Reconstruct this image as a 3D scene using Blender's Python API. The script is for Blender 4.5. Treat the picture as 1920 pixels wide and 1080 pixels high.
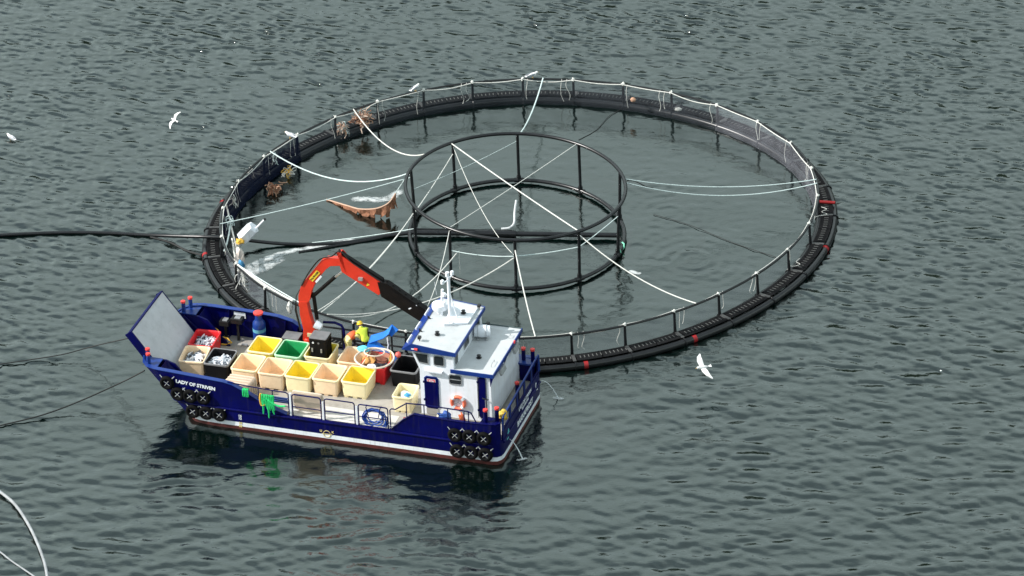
import bpy, bmesh, math, random
import numpy as np
from mathutils import Matrix, Vector
random.seed(7); rng = np.random.default_rng(11)
PI = math.pi
for o in list(bpy.data.objects): bpy.data.objects.remove(o)
scn = bpy.context.scene
COL = scn.collection

# ------------------------------------------------------------------ camera
F_PX = 8641.0                                   # focal length in pixels of a 1920 wide frame
PITCH, ROLL = 0.51598, -0.0357
CAM = np.array([0.0, -183.24, 103.942])
c_, s_ = math.cos(PITCH), math.sin(PITCH)
_fw = np.array([0, c_, -s_]); _r = np.array([1, 0, 0.]); _u = np.array([0, s_, c_])
RR = _r*math.cos(ROLL)+_u*math.sin(ROLL); UU = -_r*math.sin(ROLL)+_u*math.cos(ROLL)
cd = bpy.data.cameras.new('camera'); cam = bpy.data.objects.new('camera', cd); COL.objects.link(cam)
cd.sensor_width = 36; cd.lens = F_PX/1920*36; cd.clip_start = 1; cd.clip_end = 9000
m = Matrix.Identity(4)
for i in range(3):
    m[i][0] = RR[i]; m[i][1] = UU[i]; m[i][2] = -_fw[i]; m[i][3] = CAM[i]
cam.matrix_world = m
scn.camera = cam

# ------------------------------------------------------------------ world, sun, exposure
SUN_EL = math.radians(37); sdir = Vector((-0.99, -0.06, 0)).normalized()
sun_vec = Vector((sdir.x*math.cos(SUN_EL), sdir.y*math.cos(SUN_EL), math.sin(SUN_EL)))
w = bpy.data.worlds.new('World'); scn.world = w; w.use_nodes = True
nt = w.node_tree; nt.nodes.clear()
sky = nt.nodes.new('ShaderNodeTexSky'); sky.sky_type = 'NISHITA'; sky.sun_disc = False
sky.sun_elevation = SUN_EL; sky.sun_rotation = math.atan2(sun_vec.x, sun_vec.y)
sky.air_density = 1.0; sky.dust_density = 1.5; sky.ozone_density = 1.0
# thin, even cloud sheet overhead: its optical depth grows towards the horizon as 1/sin(elevation)
tc = nt.nodes.new('ShaderNodeTexCoord'); sp = nt.nodes.new('ShaderNodeSeparateXYZ')
def mth(op, a, b=None):
    n = nt.nodes.new('ShaderNodeMath'); n.operation = op
    for i, x in enumerate((a, b)):
        if x is None: continue
        if isinstance(x, (int, float)): n.inputs[i].default_value = x
        else: nt.links.new(x, n.inputs[i])
    return n.outputs[0]
nt.links.new(tc.outputs['Generated'], sp.inputs[0])
el = mth('MAXIMUM', sp.outputs[2], .04)
dv = nt.nodes.new('ShaderNodeVectorMath'); dv.operation = 'DIVIDE'; cmb = nt.nodes.new('ShaderNodeCombineXYZ')
for i in range(3): nt.links.new(mth('ADD', el, .08), cmb.inputs[i])
nt.links.new(tc.outputs['Generated'], dv.inputs[0]); nt.links.new(cmb.outputs[0], dv.inputs[1])
nz = nt.nodes.new('ShaderNodeTexNoise'); nz.inputs['Scale'].default_value = 1.1; nz.inputs['Detail'].default_value = 6
nt.links.new(dv.outputs[0], nz.inputs['Vector'])
tau = mth('MULTIPLY', mth('ADD', mth('MULTIPLY', nz.outputs[0], .9), -.15), .85)
cov = mth('SUBTRACT', 1.0, mth('EXPONENT', mth('MULTIPLY', mth('DIVIDE', tau, el), -1.0)))
mx = nt.nodes.new('ShaderNodeMix'); mx.data_type = 'RGBA'; mx.inputs['B'].default_value = (16.2, 18.7, 17.5, 1)
bg = nt.nodes.new('ShaderNodeBackground'); bg.inputs['Strength'].default_value = .10
wo = nt.nodes.new('ShaderNodeOutputWorld')
lk = nt.links.new
lk(cov, mx.inputs['Factor']); lk(sky.outputs[0], mx.inputs['A']); lk(mx.outputs['Result'], bg.inputs[0]); lk(bg.outputs[0], wo.inputs[0])
sl = bpy.data.lights.new('sun', 'SUN'); sl.energy = 4.7; sl.angle = math.radians(.6); sl.color = (1, .965, .92)
sun = bpy.data.objects.new('sun', sl); COL.objects.link(sun); sun.location = (-40, -30, 60)
sun.rotation_euler = (-sun_vec).to_track_quat('-Z', 'Y').to_euler()
scn.view_settings.view_transform = 'Standard'; scn.view_settings.look = 'None'
scn.view_settings.exposure = 0.36; scn.view_settings.gamma = 1

# ------------------------------------------------------------------ pixel -> place helpers (1920x1080 photo pixels)
def ray(x, y): return _fw*F_PX+(x-960)*RR-(y-540)*UU
def W(x, y, z):
    d = ray(x, y); return Vector(CAM+d*((z-CAM[2])/d[2]))
HEAD = math.radians(161.44)
BO = np.array([0.228, -12.567, 0.0])
EX = np.array([math.cos(HEAD), math.sin(HEAD), 0]); EY = np.array([-math.sin(HEAD), math.cos(HEAD), 0])
def bw(u, v, z): return Vector(BO+EX*u+EY*v+np.array([0, 0, z]))   # boat (forward, port, up) -> world
def _loc(X): d = X-BO; return Vector((float(d@EX), float(d@EY), float(d[2])))
def Lv(x, y, v):
    d = ray(x, y); t = (v-(CAM-BO)@EY)/(d@EY); return _loc(CAM+d*t)
def Lz(x, y, z):
    d = ray(x, y); return _loc(CAM+d*((z-CAM[2])/d[2]))

# ------------------------------------------------------------------ materials
MATS = {}
def mat(name, col, rough=.5, metal=0, var=.12, scale=3., bump=0., bscale=40., spec=.5, stain=None, stain_amt=0., streak=None, streak_amt=0.):
    if name in MATS: return MATS[name]
    mt = bpy.data.materials.new(name); mt.use_nodes = True; t = mt.node_tree; n = t.nodes
    b = n['Principled BSDF']; b.inputs['Roughness'].default_value = rough; b.inputs['Metallic'].default_value = metal
    b.inputs['Specular IOR Level'].default_value = spec
    tc = n.new('ShaderNodeTexCoord')
    nz = n.new('ShaderNodeTexNoise'); nz.inputs['Scale'].default_value = scale; nz.inputs['Detail'].default_value = 6
    t.links.new(tc.outputs['Object'], nz.inputs['Vector'])
    cr = n.new('ShaderNodeValToRGB'); cr.color_ramp.elements[0].position = .3; cr.color_ramp.elements[1].position = .7
    cr.color_ramp.elements[0].color = [c*(1-var) for c in col]+[1]; cr.color_ramp.elements[1].color = [min(1, c*(1+var)) for c in col]+[1]
    t.links.new(nz.outputs[0], cr.inputs[0]); out = cr.outputs[0]
    if stain:
        n2 = n.new('ShaderNodeTexNoise'); n2.inputs['Scale'].default_value = scale*2.3; n2.inputs['Detail'].default_value = 8; n2.inputs['Roughness'].default_value = .7
        t.links.new(tc.outputs['Object'], n2.inputs['Vector'])
        r2 = n.new('ShaderNodeValToRGB'); r2.color_ramp.elements[0].position = .5; r2.color_ramp.elements[1].position = .72
        r2.color_ramp.elements[0].color = (0, 0, 0, 1); r2.color_ramp.elements[1].color = (stain_amt,)*3+(1,)
        t.links.new(n2.outputs[0], r2.inputs[0])
        mx = n.new('ShaderNodeMix'); mx.data_type = 'RGBA'; mx.inputs['B'].default_value = (*stain, 1)
        t.links.new(r2.outputs[0], mx.inputs['Factor']); t.links.new(out, mx.inputs['A']); out = mx.outputs['Result']
    if streak:
        ms_ = n.new('ShaderNodeMapping'); ms_.inputs['Scale'].default_value = (5.5, 5.5, .45); n4 = n.new('ShaderNodeTexNoise'); n4.inputs['Scale'].default_value = 1.6; n4.inputs['Detail'].default_value = 7
        t.links.new(tc.outputs['Object'], ms_.inputs[0]); t.links.new(ms_.outputs[0], n4.inputs['Vector'])
        r4 = n.new('ShaderNodeValToRGB'); r4.color_ramp.elements[0].position = .54; r4.color_ramp.elements[1].position = .76; r4.color_ramp.elements[0].color = (0, 0, 0, 1); r4.color_ramp.elements[1].color = (streak_amt,)*3+(1,)
        t.links.new(n4.outputs[0], r4.inputs[0]); m4 = n.new('ShaderNodeMix'); m4.data_type = 'RGBA'; m4.inputs['B'].default_value = (*streak, 1)
        t.links.new(r4.outputs[0], m4.inputs['Factor']); t.links.new(out, m4.inputs['A']); out = m4.outputs['Result']
    t.links.new(out, b.inputs['Base Color'])
    if bump:
        n3 = n.new('ShaderNodeTexNoise'); n3.inputs['Scale'].default_value = bscale; n3.inputs['Detail'].default_value = 4
        t.links.new(tc.outputs['Object'], n3.inputs['Vector'])
        bp = n.new('ShaderNodeBump'); bp.inputs['Strength'].default_value = bump; bp.inputs['Distance'].default_value = .02
        t.links.new(n3.outputs[0], bp.inputs['Height']); t.links.new(bp.outputs[0], b.inputs['Normal'])
    MATS[name] = mt; return mt
NAVY = mat('navy_paint', (.0008, .0016, .066), .38, var=.25, scale=1.2, stain=(.004, .006, .035), stain_amt=.6, spec=.13, streak=(.03, .028, .05), streak_amt=.4)
BLUE = mat('blue_paint', (.008, .035, .20), .35, var=.15, scale=2, spec=.4)
ANTIF = mat('red_antifouling', (.10, .018, .016), .6, var=.3, scale=2, stain=(.05, .04, .03), stain_amt=.6)
WHITE = mat('white_paint', (.79, .82, .87), .38, var=.04, scale=1.5, stain=(.60, .60, .60), stain_amt=.22, streak=(.48, .40, .32), streak_amt=.35)
STRIPE = mat('stripe_white', (.76, .79, .84), .4, var=.08, scale=2, streak=(.35, .33, .3), streak_amt=.35)
DECK = mat('deck_paint', (.36, .34, .31), .75, var=.14, scale=1.2, bump=.2, stain=(.20, .17, .14), stain_amt=.6)
ROOF = mat('roof_paint', (.50, .52, .53), .6, var=.06, scale=2, stain=(.40, .40, .39), stain_amt=.5)
RAMPM = mat('ramp_steel', (.47, .49, .52), .5, var=.08, scale=1.4, stain=(.34, .36, .38), stain_amt=.6)
REDCAP = mat('red_cap', (.75, .06, .05), .45, var=.1)
RUBBER = mat('tyre_rubber', (.0045, .0045, .005), .8, var=.4, scale=8, bump=.3, spec=.10)
STEEL = mat('galvanised', (.45, .46, .47), .45, .6, var=.15, scale=8)
BLACK = mat('black_steel', (.012, .012, .013), .45, var=.3, scale=6)
HDPE = mat('black_pipe', (.006, .0065, .008), .30, var=.35, scale=2.5, stain=(.02, .02, .019), stain_amt=.4, spec=.5)
GRATE = mat('walkway_plastic', (.009, .009, .010), .7, var=.3, scale=6, spec=.15)
SLOT = mat('walkway_slot', (.11, .11, .105), .7, var=.25, scale=9)
ROPEW = mat('white_rope', (.62, .62, .58), .8, var=.12, scale=12, bump=.4)
ROPET = mat('pale_teal_rope', (.58, .68, .67), .8, var=.12, scale=12, bump=.4)
ROPEB = mat('dark_rope', (.015, .016, .016), .8, var=.3)
ROPEG = mat('green_rope', (.015, .55, .16), .75, var=.2, scale=14)
ROPEY = mat('yellow_rope', (.65, .38, .05), .75, var=.2)
CRANE = mat('crane_red', (.62, .035, .015), .35, var=.12, scale=2)
CRBLK = mat('crane_black', (.006, .005, .005), .5, var=.3, scale=4, spec=.15)
CHROME = mat('chrome_rod', (.7, .7, .7), .2, .9, var=.05)
YEL = mat('yellow_tub', (.86, .68, .055), .5, var=.06, scale=2, stain=(.66, .46, .10), stain_amt=.3)
CREAM = mat('cream_tub', (.86, .74, .44), .5, var=.06, scale=2, stain=(.62, .48, .28), stain_amt=.3)
PEACH = mat('peach_tub', (.86, .64, .42), .5, var=.07, scale=2, stain=(.58, .36, .20), stain_amt=.35)
GREEN = mat('green_tub', (.012, .30, .09), .5, var=.1)
MINT = mat('mint_rim', (.42, .70, .45), .5, var=.08)
REDT = mat('red_tub', (.62, .012, .018), .42, var=.1)
BLKT = mat('black_tub', (.006, .006, .007), .6, var=.25, spec=.14)
GLASS = mat('dark_glass', (.012, .015, .018), .06, var=.2, spec=.8)
SIGNR = mat('sign_red', (.65, .05, .06), .5)
ORANGE = mat('orange_float', (.80, .17, .09), .5, var=.08)
HIVIS = mat('hivis_yellow', (.62, .75, .06), .75, var=.1, scale=6)
CREAMJ = mat('pale_yellow_oilskin', (.78, .68, .30), .6, var=.1, scale=5)
HELM = mat('yellow_helmet', (.80, .52, .03), .35, var=.04)
ORJ = mat('orange_jacket', (.75, .13, .04), .7, var=.1)
DARKJ = mat('dark_cloth', (.012, .014, .022), .85, var=.3)
SKIN = mat('skin', (.50, .30, .22), .6)
TARP = mat('blue_tarpaulin', (.01, .16, .62), .45, var=.15, scale=3)
CYAN = mat('cyan_net', (.12, .55, .70), .7)
BROWN = mat('rust_brown_net', (.25, .11, .06), .9, var=.35, scale=9, bump=.6)
FOULT = mat('orange_fouling', (.46, .27, .18), .9, var=.35, scale=14, bump=.6)
FISH = mat('fish_silver', (.64, .66, .70), .35, 0, var=.35, scale=7)
FISHD = mat('fish_dark', (.12, .14, .17), .35, .2, var=.4, scale=7)
GULLW = mat('gull_white', (.80, .79, .78), .8, var=.05)
GULLG = mat('gull_grey', (.33, .35, .38), .8, var=.1)
LID = mat('tub_lid', (.66, .53, .41), .55, var=.08, scale=2, stain=(.52, .43, .34), stain_amt=.35)
MARK = mat('pale_yellow_mark', (.65, .52, .22), .6)
TEAL = mat('teal_emblem', (.12, .50, .52), .5)
REDMK = mat('red_marker', (.30, .008, .010), .55)
BOX = mat('grey_plastic', (.16, .16, .165), .55, var=.2)

def net_mat(name, col, fac):
    mt = bpy.data.materials.new(name); mt.use_nodes = True; t = mt.node_tree; t.nodes.clear(); n = t.nodes
    o = n.new('ShaderNodeOutputMaterial'); d = n.new('ShaderNodeBsdfDiffuse'); d.inputs[0].default_value = (*col, 1)
    tr = n.new('ShaderNodeBsdfTransparent'); mx = n.new('ShaderNodeMixShader')
    tc = n.new('ShaderNodeTexCoord'); nz = n.new('ShaderNodeTexNoise'); nz.inputs['Scale'].default_value = 1.3; nz.inputs['Detail'].default_value = 4
    mr = n.new('ShaderNodeMapRange'); mr.inputs[1].default_value = .3; mr.inputs[2].default_value = .7; mr.inputs[3].default_value = fac*.75; mr.inputs[4].default_value = fac*1.3
    t.links.new(tc.outputs['Object'], nz.inputs['Vector']); t.links.new(nz.outputs[0], mr.inputs[0])
    t.links.new(mr.outputs[0], mx.inputs[0]); t.links.new(tr.outputs[0], mx.inputs[1]); t.links.new(d.outputs[0], mx.inputs[2]); t.links.new(mx.outputs[0], o.inputs[0])
    return mt
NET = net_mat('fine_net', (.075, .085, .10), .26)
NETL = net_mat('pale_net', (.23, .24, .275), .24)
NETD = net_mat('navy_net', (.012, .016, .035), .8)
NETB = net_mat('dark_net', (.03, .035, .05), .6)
HOOPN = net_mat('hoop_net', (.45, .36, .25), .35)

def foam_mat():
    mt = bpy.data.materials.new('foam'); mt.use_nodes = True; t = mt.node_tree; t.nodes.clear(); n = t.nodes
    o = n.new('ShaderNodeOutputMaterial'); d = n.new('ShaderNodeBsdfDiffuse'); d.inputs[0].default_value = (.75, .78, .78, 1)
    tr = n.new('ShaderNodeBsdfTransparent'); mx = n.new('ShaderNodeMixShader')
    tc = n.new('ShaderNodeTexCoord'); nz = n.new('ShaderNodeTexNoise'); nz.inputs['Scale'].default_value = 2.6; nz.inputs['Detail'].default_value = 9; nz.inputs['Roughness'].default_value = .72
    uv = n.new('ShaderNodeAttribute'); uv.attribute_name = 'edge'
    mu = n.new('ShaderNodeMath'); mu.operation = 'MULTIPLY'
    mr = n.new('ShaderNodeMapRange'); mr.inputs[1].default_value = .34; mr.inputs[2].default_value = .78
    t.links.new(tc.outputs['Object'], nz.inputs['Vector']); t.links.new(nz.outputs[0], mu.inputs[0]); t.links.new(uv.outputs['Fac'], mu.inputs[1])
    t.links.new(mu.outputs[0], mr.inputs[0]); t.links.new(mr.outputs[0], mx.inputs[0]); t.links.new(tr.outputs[0], mx.inputs[1]); t.links.new(d.outputs[0], mx.inputs[2]); t.links.new(mx.outputs[0], o.inputs[0])
    return mt
FOAM = foam_mat()

# ------------------------------------------------------------------ mesh builder
class MB:
    def __init__(s): s.v = []; s.f = []; s.m = []
    def add(s, vs, fs, mi=0):
        k = len(s.v); s.v += [tuple(v) for v in vs]; s.f += [tuple(i+k for i in f) for f in fs]; s.m += [mi]*len(fs); return s
    def box(s, c, d, M=None, mi=0):
        vs = [Vector((x*d[0]/2, y*d[1]/2, z*d[2]/2)) for z in (-1, 1) for y in (-1, 1) for x in (-1, 1)]
        if M is not None: vs = [M @ v for v in vs]
        vs = [v+Vector(c) for v in vs]
        return s.add(vs, [(0, 2, 3, 1), (4, 5, 7, 6), (0, 1, 5, 4), (2, 6, 7, 3), (0, 4, 6, 2), (1, 3, 7, 5)], mi)
    def bbox(s, x0, x1, y0, y1, z0, z1, mi=0): return s.box(((x0+x1)/2, (y0+y1)/2, (z0+z1)/2), (abs(x1-x0), abs(y1-y0), abs(z1-z0)), None, mi)
    def tube(s, pts, r, n=8, closed=False, mi=0, cap=True):
        pts = [Vector(p) for p in pts]; N = len(pts); rings = []; up = None
        for i, p in enumerate(pts):
            a = pts[(i-1) % N] if closed or i > 0 else p; b = pts[(i+1) % N] if closed or i < N-1 else p
            t = (b-a).normalized()
            if up is None: up = Vector((0, 0, 1)) if abs(t.z) < .9 else Vector((1, 0, 0))
            x = t.cross(up)
            if x.length < 1e-4: x = t.cross(Vector((1, .3, .2)))
            x.normalize(); y = x.cross(t).normalized(); up = y
            rad = r[i] if isinstance(r, (list, tuple)) else r
            rings.append([p+x*rad*math.cos(2*PI*k/n)+y*rad*math.sin(2*PI*k/n) for k in range(n)])
        vs = [v for rg in rings for v in rg]; fs = []
        for i in range(N if closed else N-1):
            j = (i+1) % N
            for k in range(n):
                l = (k+1) % n; fs.append((i*n+k, i*n+l, j*n+l, j*n+k))
        if not closed and cap: fs.append(tuple(range(n))[::-1]); fs.append(tuple((N-1)*n+k for k in range(n)))
        return s.add(vs, fs, mi)
    def cyl(s, p0, p1, r, n=12, mi=0, r1=None): return s.tube([p0, p1], [r, r if r1 is None else r1], n, False, mi)
    def lathe(s, prof, c=(0, 0, 0), n=18, mi=0, M=None):
        vs = []; fs = []
        for (r, z) in prof:
            for k in range(n):
                v = Vector((r*math.cos(2*PI*k/n), r*math.sin(2*PI*k/n), z))
                vs.append((M @ v if M is not None else v)+Vector(c))
        for i in range(len(prof)-1):
            for k in range(n):
                l = (k+1) % n; fs.append((i*n+k, i*n+l, (i+1)*n+l, (i+1)*n+k))
        fs.append(tuple(range(n))[::-1]); fs.append(tuple((len(prof)-1)*n+k for k in range(n)))
        return s.add(vs, fs, mi)
    def prism(s, poly, a, b, axis='y', mi=0):
        """poly: 2D outline, extruded from a to b along axis; 2D = the other two axes in order"""
        def p3(q, t): return {'y': (q[0], t, q[1]), 'x': (t, q[0], q[1]), 'z': (q[0], q[1], t)}[axis]
        n = len(poly); vs = [p3(q, a) for q in poly]+[p3(q, b) for q in poly]
        fs = [tuple(range(n)), tuple(range(2*n-1, n-1, -1))]+[(i, n+i, n+(i+1) % n, (i+1) % n) for i in range(n)]
        return s.add(vs, fs, mi)
    def loft(s, loops, mi=0, cap0=True, cap1=True, mis=None):
        n = len(loops[0]); vs = [v for l in loops for v in l]; k = len(s.v); s.v += [tuple(v) for v in vs]
        for i in range(len(loops)-1):
            for j in range(n):
                l = (j+1) % n; s.f.append((k+i*n+j, k+i*n+l, k+(i+1)*n+l, k+(i+1)*n+j)); s.m.append(mis[i] if mis else mi)
        if cap0: s.f.append(tuple(k+j for j in range(n))[::-1]); s.m.append(mis[0] if mis else mi)
        if cap1: s.f.append(tuple(k+(len(loops)-1)*n+j for j in range(n))); s.m.append(mis[-1] if mis else mi)
        return s
    def build(s, name, mats, parent=None, smooth=False, bevel=0, solid=0, recalc=True):
        me = bpy.data.meshes.new(name); me.from_pydata(s.v, [], s.f)
        for mt in (mats if isinstance(mats, (list, tuple)) else [mats]): me.materials.append(mt)
        me.polygons.foreach_set('material_index', s.m)
        if recalc:
            bm = bmesh.new(); bm.from_mesh(me); bmesh.ops.recalc_face_normals(bm, faces=bm.faces)
            if bevel: bmesh.ops.bevel(bm, geom=[e for e in bm.edges if len(e.link_faces) == 2 and e.calc_face_angle(0) > .5], offset=bevel, segments=2, affect='EDGES', profile=.6)
            bm.to_mesh(me); bm.free()
        if smooth:
            me.polygons.foreach_set('use_smooth', [True]*len(me.polygons))
            try: me.set_sharp_from_angle(angle=math.radians(38))
            except Exception: pass
        o = bpy.data.objects.new(name, me); COL.objects.link(o)
        if parent is not None: o.parent = parent
        if solid:
            md = o.modifiers.new('solid', 'SOLIDIFY'); md.thickness = solid; md.offset = 0
        return o
def tag(o, label=None, cat=None, group=None, kind=None):
    if label: o['label'] = label
    if cat: o['category'] = cat
    if group: o['group'] = group
    if kind: o['kind'] = kind
    return o
def empty(name, loc=(0, 0, 0), rz=0):
    o = bpy.data.objects.new(name, None); COL.objects.link(o); o.location = loc; o.rotation_euler = (0, 0, rz); o.empty_display_size = .2; return o
def copy_tree(o, parent=None):
    c = o.copy(); COL.objects.link(c); c.parent = parent
    for ch in list(o.children): copy_tree(ch, c)
    return c
def on_boat(name, u, v, z, rz=0): return empty(name, bw(u, v, z), HEAD+rz)
def rrect(hx, hy, r, z, n=4, c=(0, 0)):
    out = []
    for (sx, sy, a0) in ((1, 1, 0), (-1, 1, 90), (-1, -1, 180), (1, -1, 270)):
        for k in range(n+1):
            a = math.radians(a0+90*k/n); out.append((c[0]+sx*(hx-r)+r*math.cos(a), c[1]+sy*(hy-r)+r*math.sin(a), z))
    return out
def text_mesh(body, size, mt, name, parent, M, extrude=.004, bold=0.0):
    cu = bpy.data.curves.new('t', 'FONT'); cu.body = body; cu.size = size; cu.extrude = extrude; cu.offset = bold
    cu.align_x = 'CENTER'; cu.align_y = 'CENTER'; cu.resolution_u = 3
    to = bpy.data.objects.new('t', cu); COL.objects.link(to)
    bpy.context.view_layer.update()
    me = bpy.data.meshes.new_from_object(to.evaluated_get(bpy.context.evaluated_depsgraph_get())); bpy.data.objects.remove(to)
    me.materials.clear(); me.materials.append(mt)
    o = bpy.data.objects.new(name, me); COL.objects.link(o); o.parent = parent; o.matrix_local = M
    return o
def smooth_pts(pts, n=6):
    P = [Vector(p) for p in pts]; out = []
    for i in range(len(P)-1):
        p0, p1, p2, p3 = P[max(i-1, 0)], P[i], P[i+1], P[min(i+2, len(P)-1)]
        for k in range(n):
            t = k/n; out.append(.5*((2*p1)+(p2-p0)*t+(2*p0-5*p1+4*p2-p3)*t*t+(3*p1-p0-3*p2+p3)*t**3))
    out.append(P[-1]); return out
def axes(x, y, z, loc):
    M = Matrix.Identity(4)
    for i in range(3): M[i][0] = x[i]; M[i][1] = y[i]; M[i][2] = z[i]; M[i][3] = loc[i]
    return M

# ------------------------------------------------------------------ cage outline functions
CX, CY = .4915, 5.715
def ring_h(t): return .87*(.748*math.cos(2*t)+.3002*math.sin(2*t)+.0147*math.cos(3*t)-.0357*math.sin(3*t)+.1068*math.cos(4*t)+.1136*math.sin(4*t))
def ring_pt(t, off, z): r = 13.18+ring_h(t)+off; return Vector((CX+r*math.cos(t), CY+r*math.sin(t), z))
IX, IY = .3205, 4.871
def in_pt(t, up, z=None):
    h = .87*((-.0768*math.cos(2*t)-.2495*math.sin(2*t)) if up else (-.1423*math.cos(2*t)-.1835*math.sin(2*t)))
    r = (5.147 if up else 5.117)+h
    return Vector((IX+r*math.cos(t), IY+r*math.sin(t), (2.675 if up else .17) if z is None else z))
ZR = 1.324

# ------------------------------------------------------------------ water
def make_water():
    x0, x1, y0, y1, dx = -36., 36., -36., 44., .105
    nx, ny = int((x1-x0)/dx)+1, int((y1-y0)/dx)+1
    X = np.linspace(x0, x1, nx); Y = np.linspace(y0, y1, ny); GX, GY = np.meshgrid(X, Y)
    def field(Lp, th0, spread, kmin, kmax, seed):
        r = np.random.default_rng(seed)
        kx = np.fft.fftfreq(nx, dx)*2*np.pi; ky = np.fft.fftfreq(ny, dx)*2*np.pi
        KX, KY = np.meshgrid(kx, ky); K = np.hypot(KX, KY)+1e-9; TH = np.arctan2(KY, KX)
        kp = 2*np.pi/Lp
        S = np.exp(-1.25*(kp/K)**4)/K**3.15*(K > kmin)*(K < kmax)
        D = np.abs(np.cos((TH-th0)))**spread
        A = np.sqrt(S*D)*(r.normal(size=K.shape)+1j*r.normal(size=K.shape))
        h = np.fft.ifft2(A).real; ddx = np.fft.ifft2(-1j*KX/K*A).real; ddy = np.fft.ifft2(-1j*KY/K*A).real
        sx = np.gradient(h, dx, axis=1); sy = np.gradient(h, dx, axis=0)
        q = np.sqrt((sx**2+sy**2).mean()); return np.stack([h, ddx, ddy])/q          # unit rms slope
    chop = field(.98, math.radians(47), 3, 2*np.pi/3.0, 2*np.pi/.28, 1)
    smooth = field(1.7, math.radians(84), 5, 2*np.pi/5.0, 2*np.pi/.55, 2)
    swell = field(6., math.radians(70), 2, 2*np.pi/20, 2*np.pi/3, 3)
    gust = field(14., 0, 0, 2*np.pi/60, 2*np.pi/6, 4); gust = gust[0]/np.abs(gust[0]).std()
    th = np.arctan2(GY-CY, GX-CX); rr = np.hypot(GX-CX, GY-CY)
    Rr = 13.2+.87*(.748*np.cos(2*th)+.3*np.sin(2*th)+.107*np.cos(4*th)+.114*np.sin(4*th))
    inside = 1/(1+np.exp((rr-Rr)/.25))
    sm = lambda a, b, t: np.clip((t-a)/(b-a), 0, 1)
    far = sm(-16, 8, GY)                                   # breeze reaches the far water, the near side lies in the lee
    bu = (GX-BO[0])*EX[0]+(GY-BO[1])*EX[1]; bv = (GX-BO[0])*EY[0]+(GY-BO[1])*EY[1]
    du = np.maximum(np.maximum(-bu, bu-15), 0); dv = np.maximum(np.maximum(-3-bv, bv-3), 0); dd = np.hypot(du, dv); lee = np.exp(-(dd/6.5)**2); lee2 = np.exp(-(dd/5.2)**2)
    amp_c = (1-.93*lee)*(.080+.054*far)*(1-.82*inside)*np.clip(1+.13*gust, .75, 1.3)
    amp_s = (1-.74*lee2)*(.105-.055*far)*(1-.58*inside)
    T3 = chop*amp_c+smooth*amp_s+swell*.012; H = T3[0]
    def rings(px, py, lam, a, R, inner=.15):
        p = W(px, py, 0); d = np.hypot(GX-p.x, GY-p.y)
        return a*np.sin(2*np.pi*d/lam)*np.exp(-d/R)*sm(inner, inner+.4, d)
    H += rings(1300, 488, .62, .022, 1.5)+rings(1255, 400, .6, .014, 1.2)+rings(1195, 470, .6, .012, 1.2)+rings(1225, 345, .55, .012, 1.1)+rings(982, 862, .4, .020, .9)+rings(1047, 747, .45, .018, 1.1)+rings(1165, 560, .5, .012, 1.0)+rings(450, 520, .7, .014, 2.0)
    edge = sm(0, 3, GX-x0)*sm(0, 3, x1-GX)*sm(0, 3, GY-y0)*sm(0, 3, y1-GY); H = H*edge; CHX, CHY = T3[1]*edge*.62, T3[2]*edge*.62
    hl = (T3-swell*.012)[0]*edge; CHX = CHX-.8*hl; CHY = CHY-1.3*hl          # wind waves lean forward, steep fronts towards the camera side
    n = nx*ny
    V = np.empty((n+4, 3)); V[:n, 0] = (GX+CHX).ravel(); V[:n, 1] = (GY+CHY).ravel(); V[:n, 2] = H.ravel()
    B = 4000.; V[n:] = [(-B, -B, 0), (B, -B, 0), (B, B, 0), (-B, B, 0)]
    i = np.arange(nx-1); j = np.arange(ny-1); II, JJ = np.meshgrid(i, j); a = (JJ*nx+II).ravel()
    Q = np.stack([a, a+1, a+nx+1, a+nx], 1)
    c0, c1, c2, c3 = 0, nx-1, n-1, n-nx
    S = np.array([(n, n+1, c1, c0), (n+1, n+2, c2, c1), (n+2, n+3, c3, c2), (n+3, n, c0, c3)])
    Q = np.concatenate([Q, S])
    me = bpy.data.meshes.new('water'); me.vertices.add(len(V)); me.vertices.foreach_set('co', V.ravel())
    me.loops.add(Q.size); me.loops.foreach_set('vertex_index', Q.ravel().astype(np.int32))
    me.polygons.add(len(Q)); me.polygons.foreach_set('loop_start', np.arange(0, Q.size, 4, dtype=np.int32))
    me.polygons.foreach_set('use_smooth', np.ones(len(Q), bool)); me.update(calc_edges=True)
    mt = bpy.data.materials.new('sea_water'); mt.use_nodes = True; t = mt.node_tree; nn = t.nodes
    b = nn['Principled BSDF']; b.inputs['Base Color'].default_value = (.0007, .0036, .0030, 1); b.inputs['Roughness'].default_value = .055
    b.inputs['IOR'].default_value = 1.90; b.inputs['Specular IOR Level'].default_value = .5; b.inputs['Specular Tint'].default_value = (.90, 1, .965, 1)
    tc = nn.new('ShaderNodeTexCoord'); mp = nn.new('ShaderNodeMapping'); mp.inputs['Rotation'].default_value = (0, 0, math.radians(-25)); mp.inputs['Scale'].default_value = (1, 1.9, 1)
    nz = nn.new('ShaderNodeTexNoise'); nz.inputs['Scale'].default_value = 4.2; nz.inputs['Detail'].default_value = 4
    bp = nn.new('ShaderNodeBump'); bp.inputs['Strength'].default_value = .16; bp.inputs['Distance'].default_value = .05
    t.links.new(tc.outputs['Object'], mp.inputs[0]); t.links.new(mp.outputs[0], nz.inputs['Vector']); t.links.new(nz.outputs[0], bp.inputs['Height']); t.links.new(bp.outputs[0], b.inputs['Normal'])
    me.materials.append(mt)
    o = bpy.data.objects.new('water', me); COL.objects.link(o); tag(o, kind='structure')
    def hgt(x, y): return float(H[int(np.clip(round((y-y0)/dx), 0, ny-1)), int(np.clip(round((x-x0)/dx), 0, nx-1))])
    return o, hgt
WATER, HGT = make_water()
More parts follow.
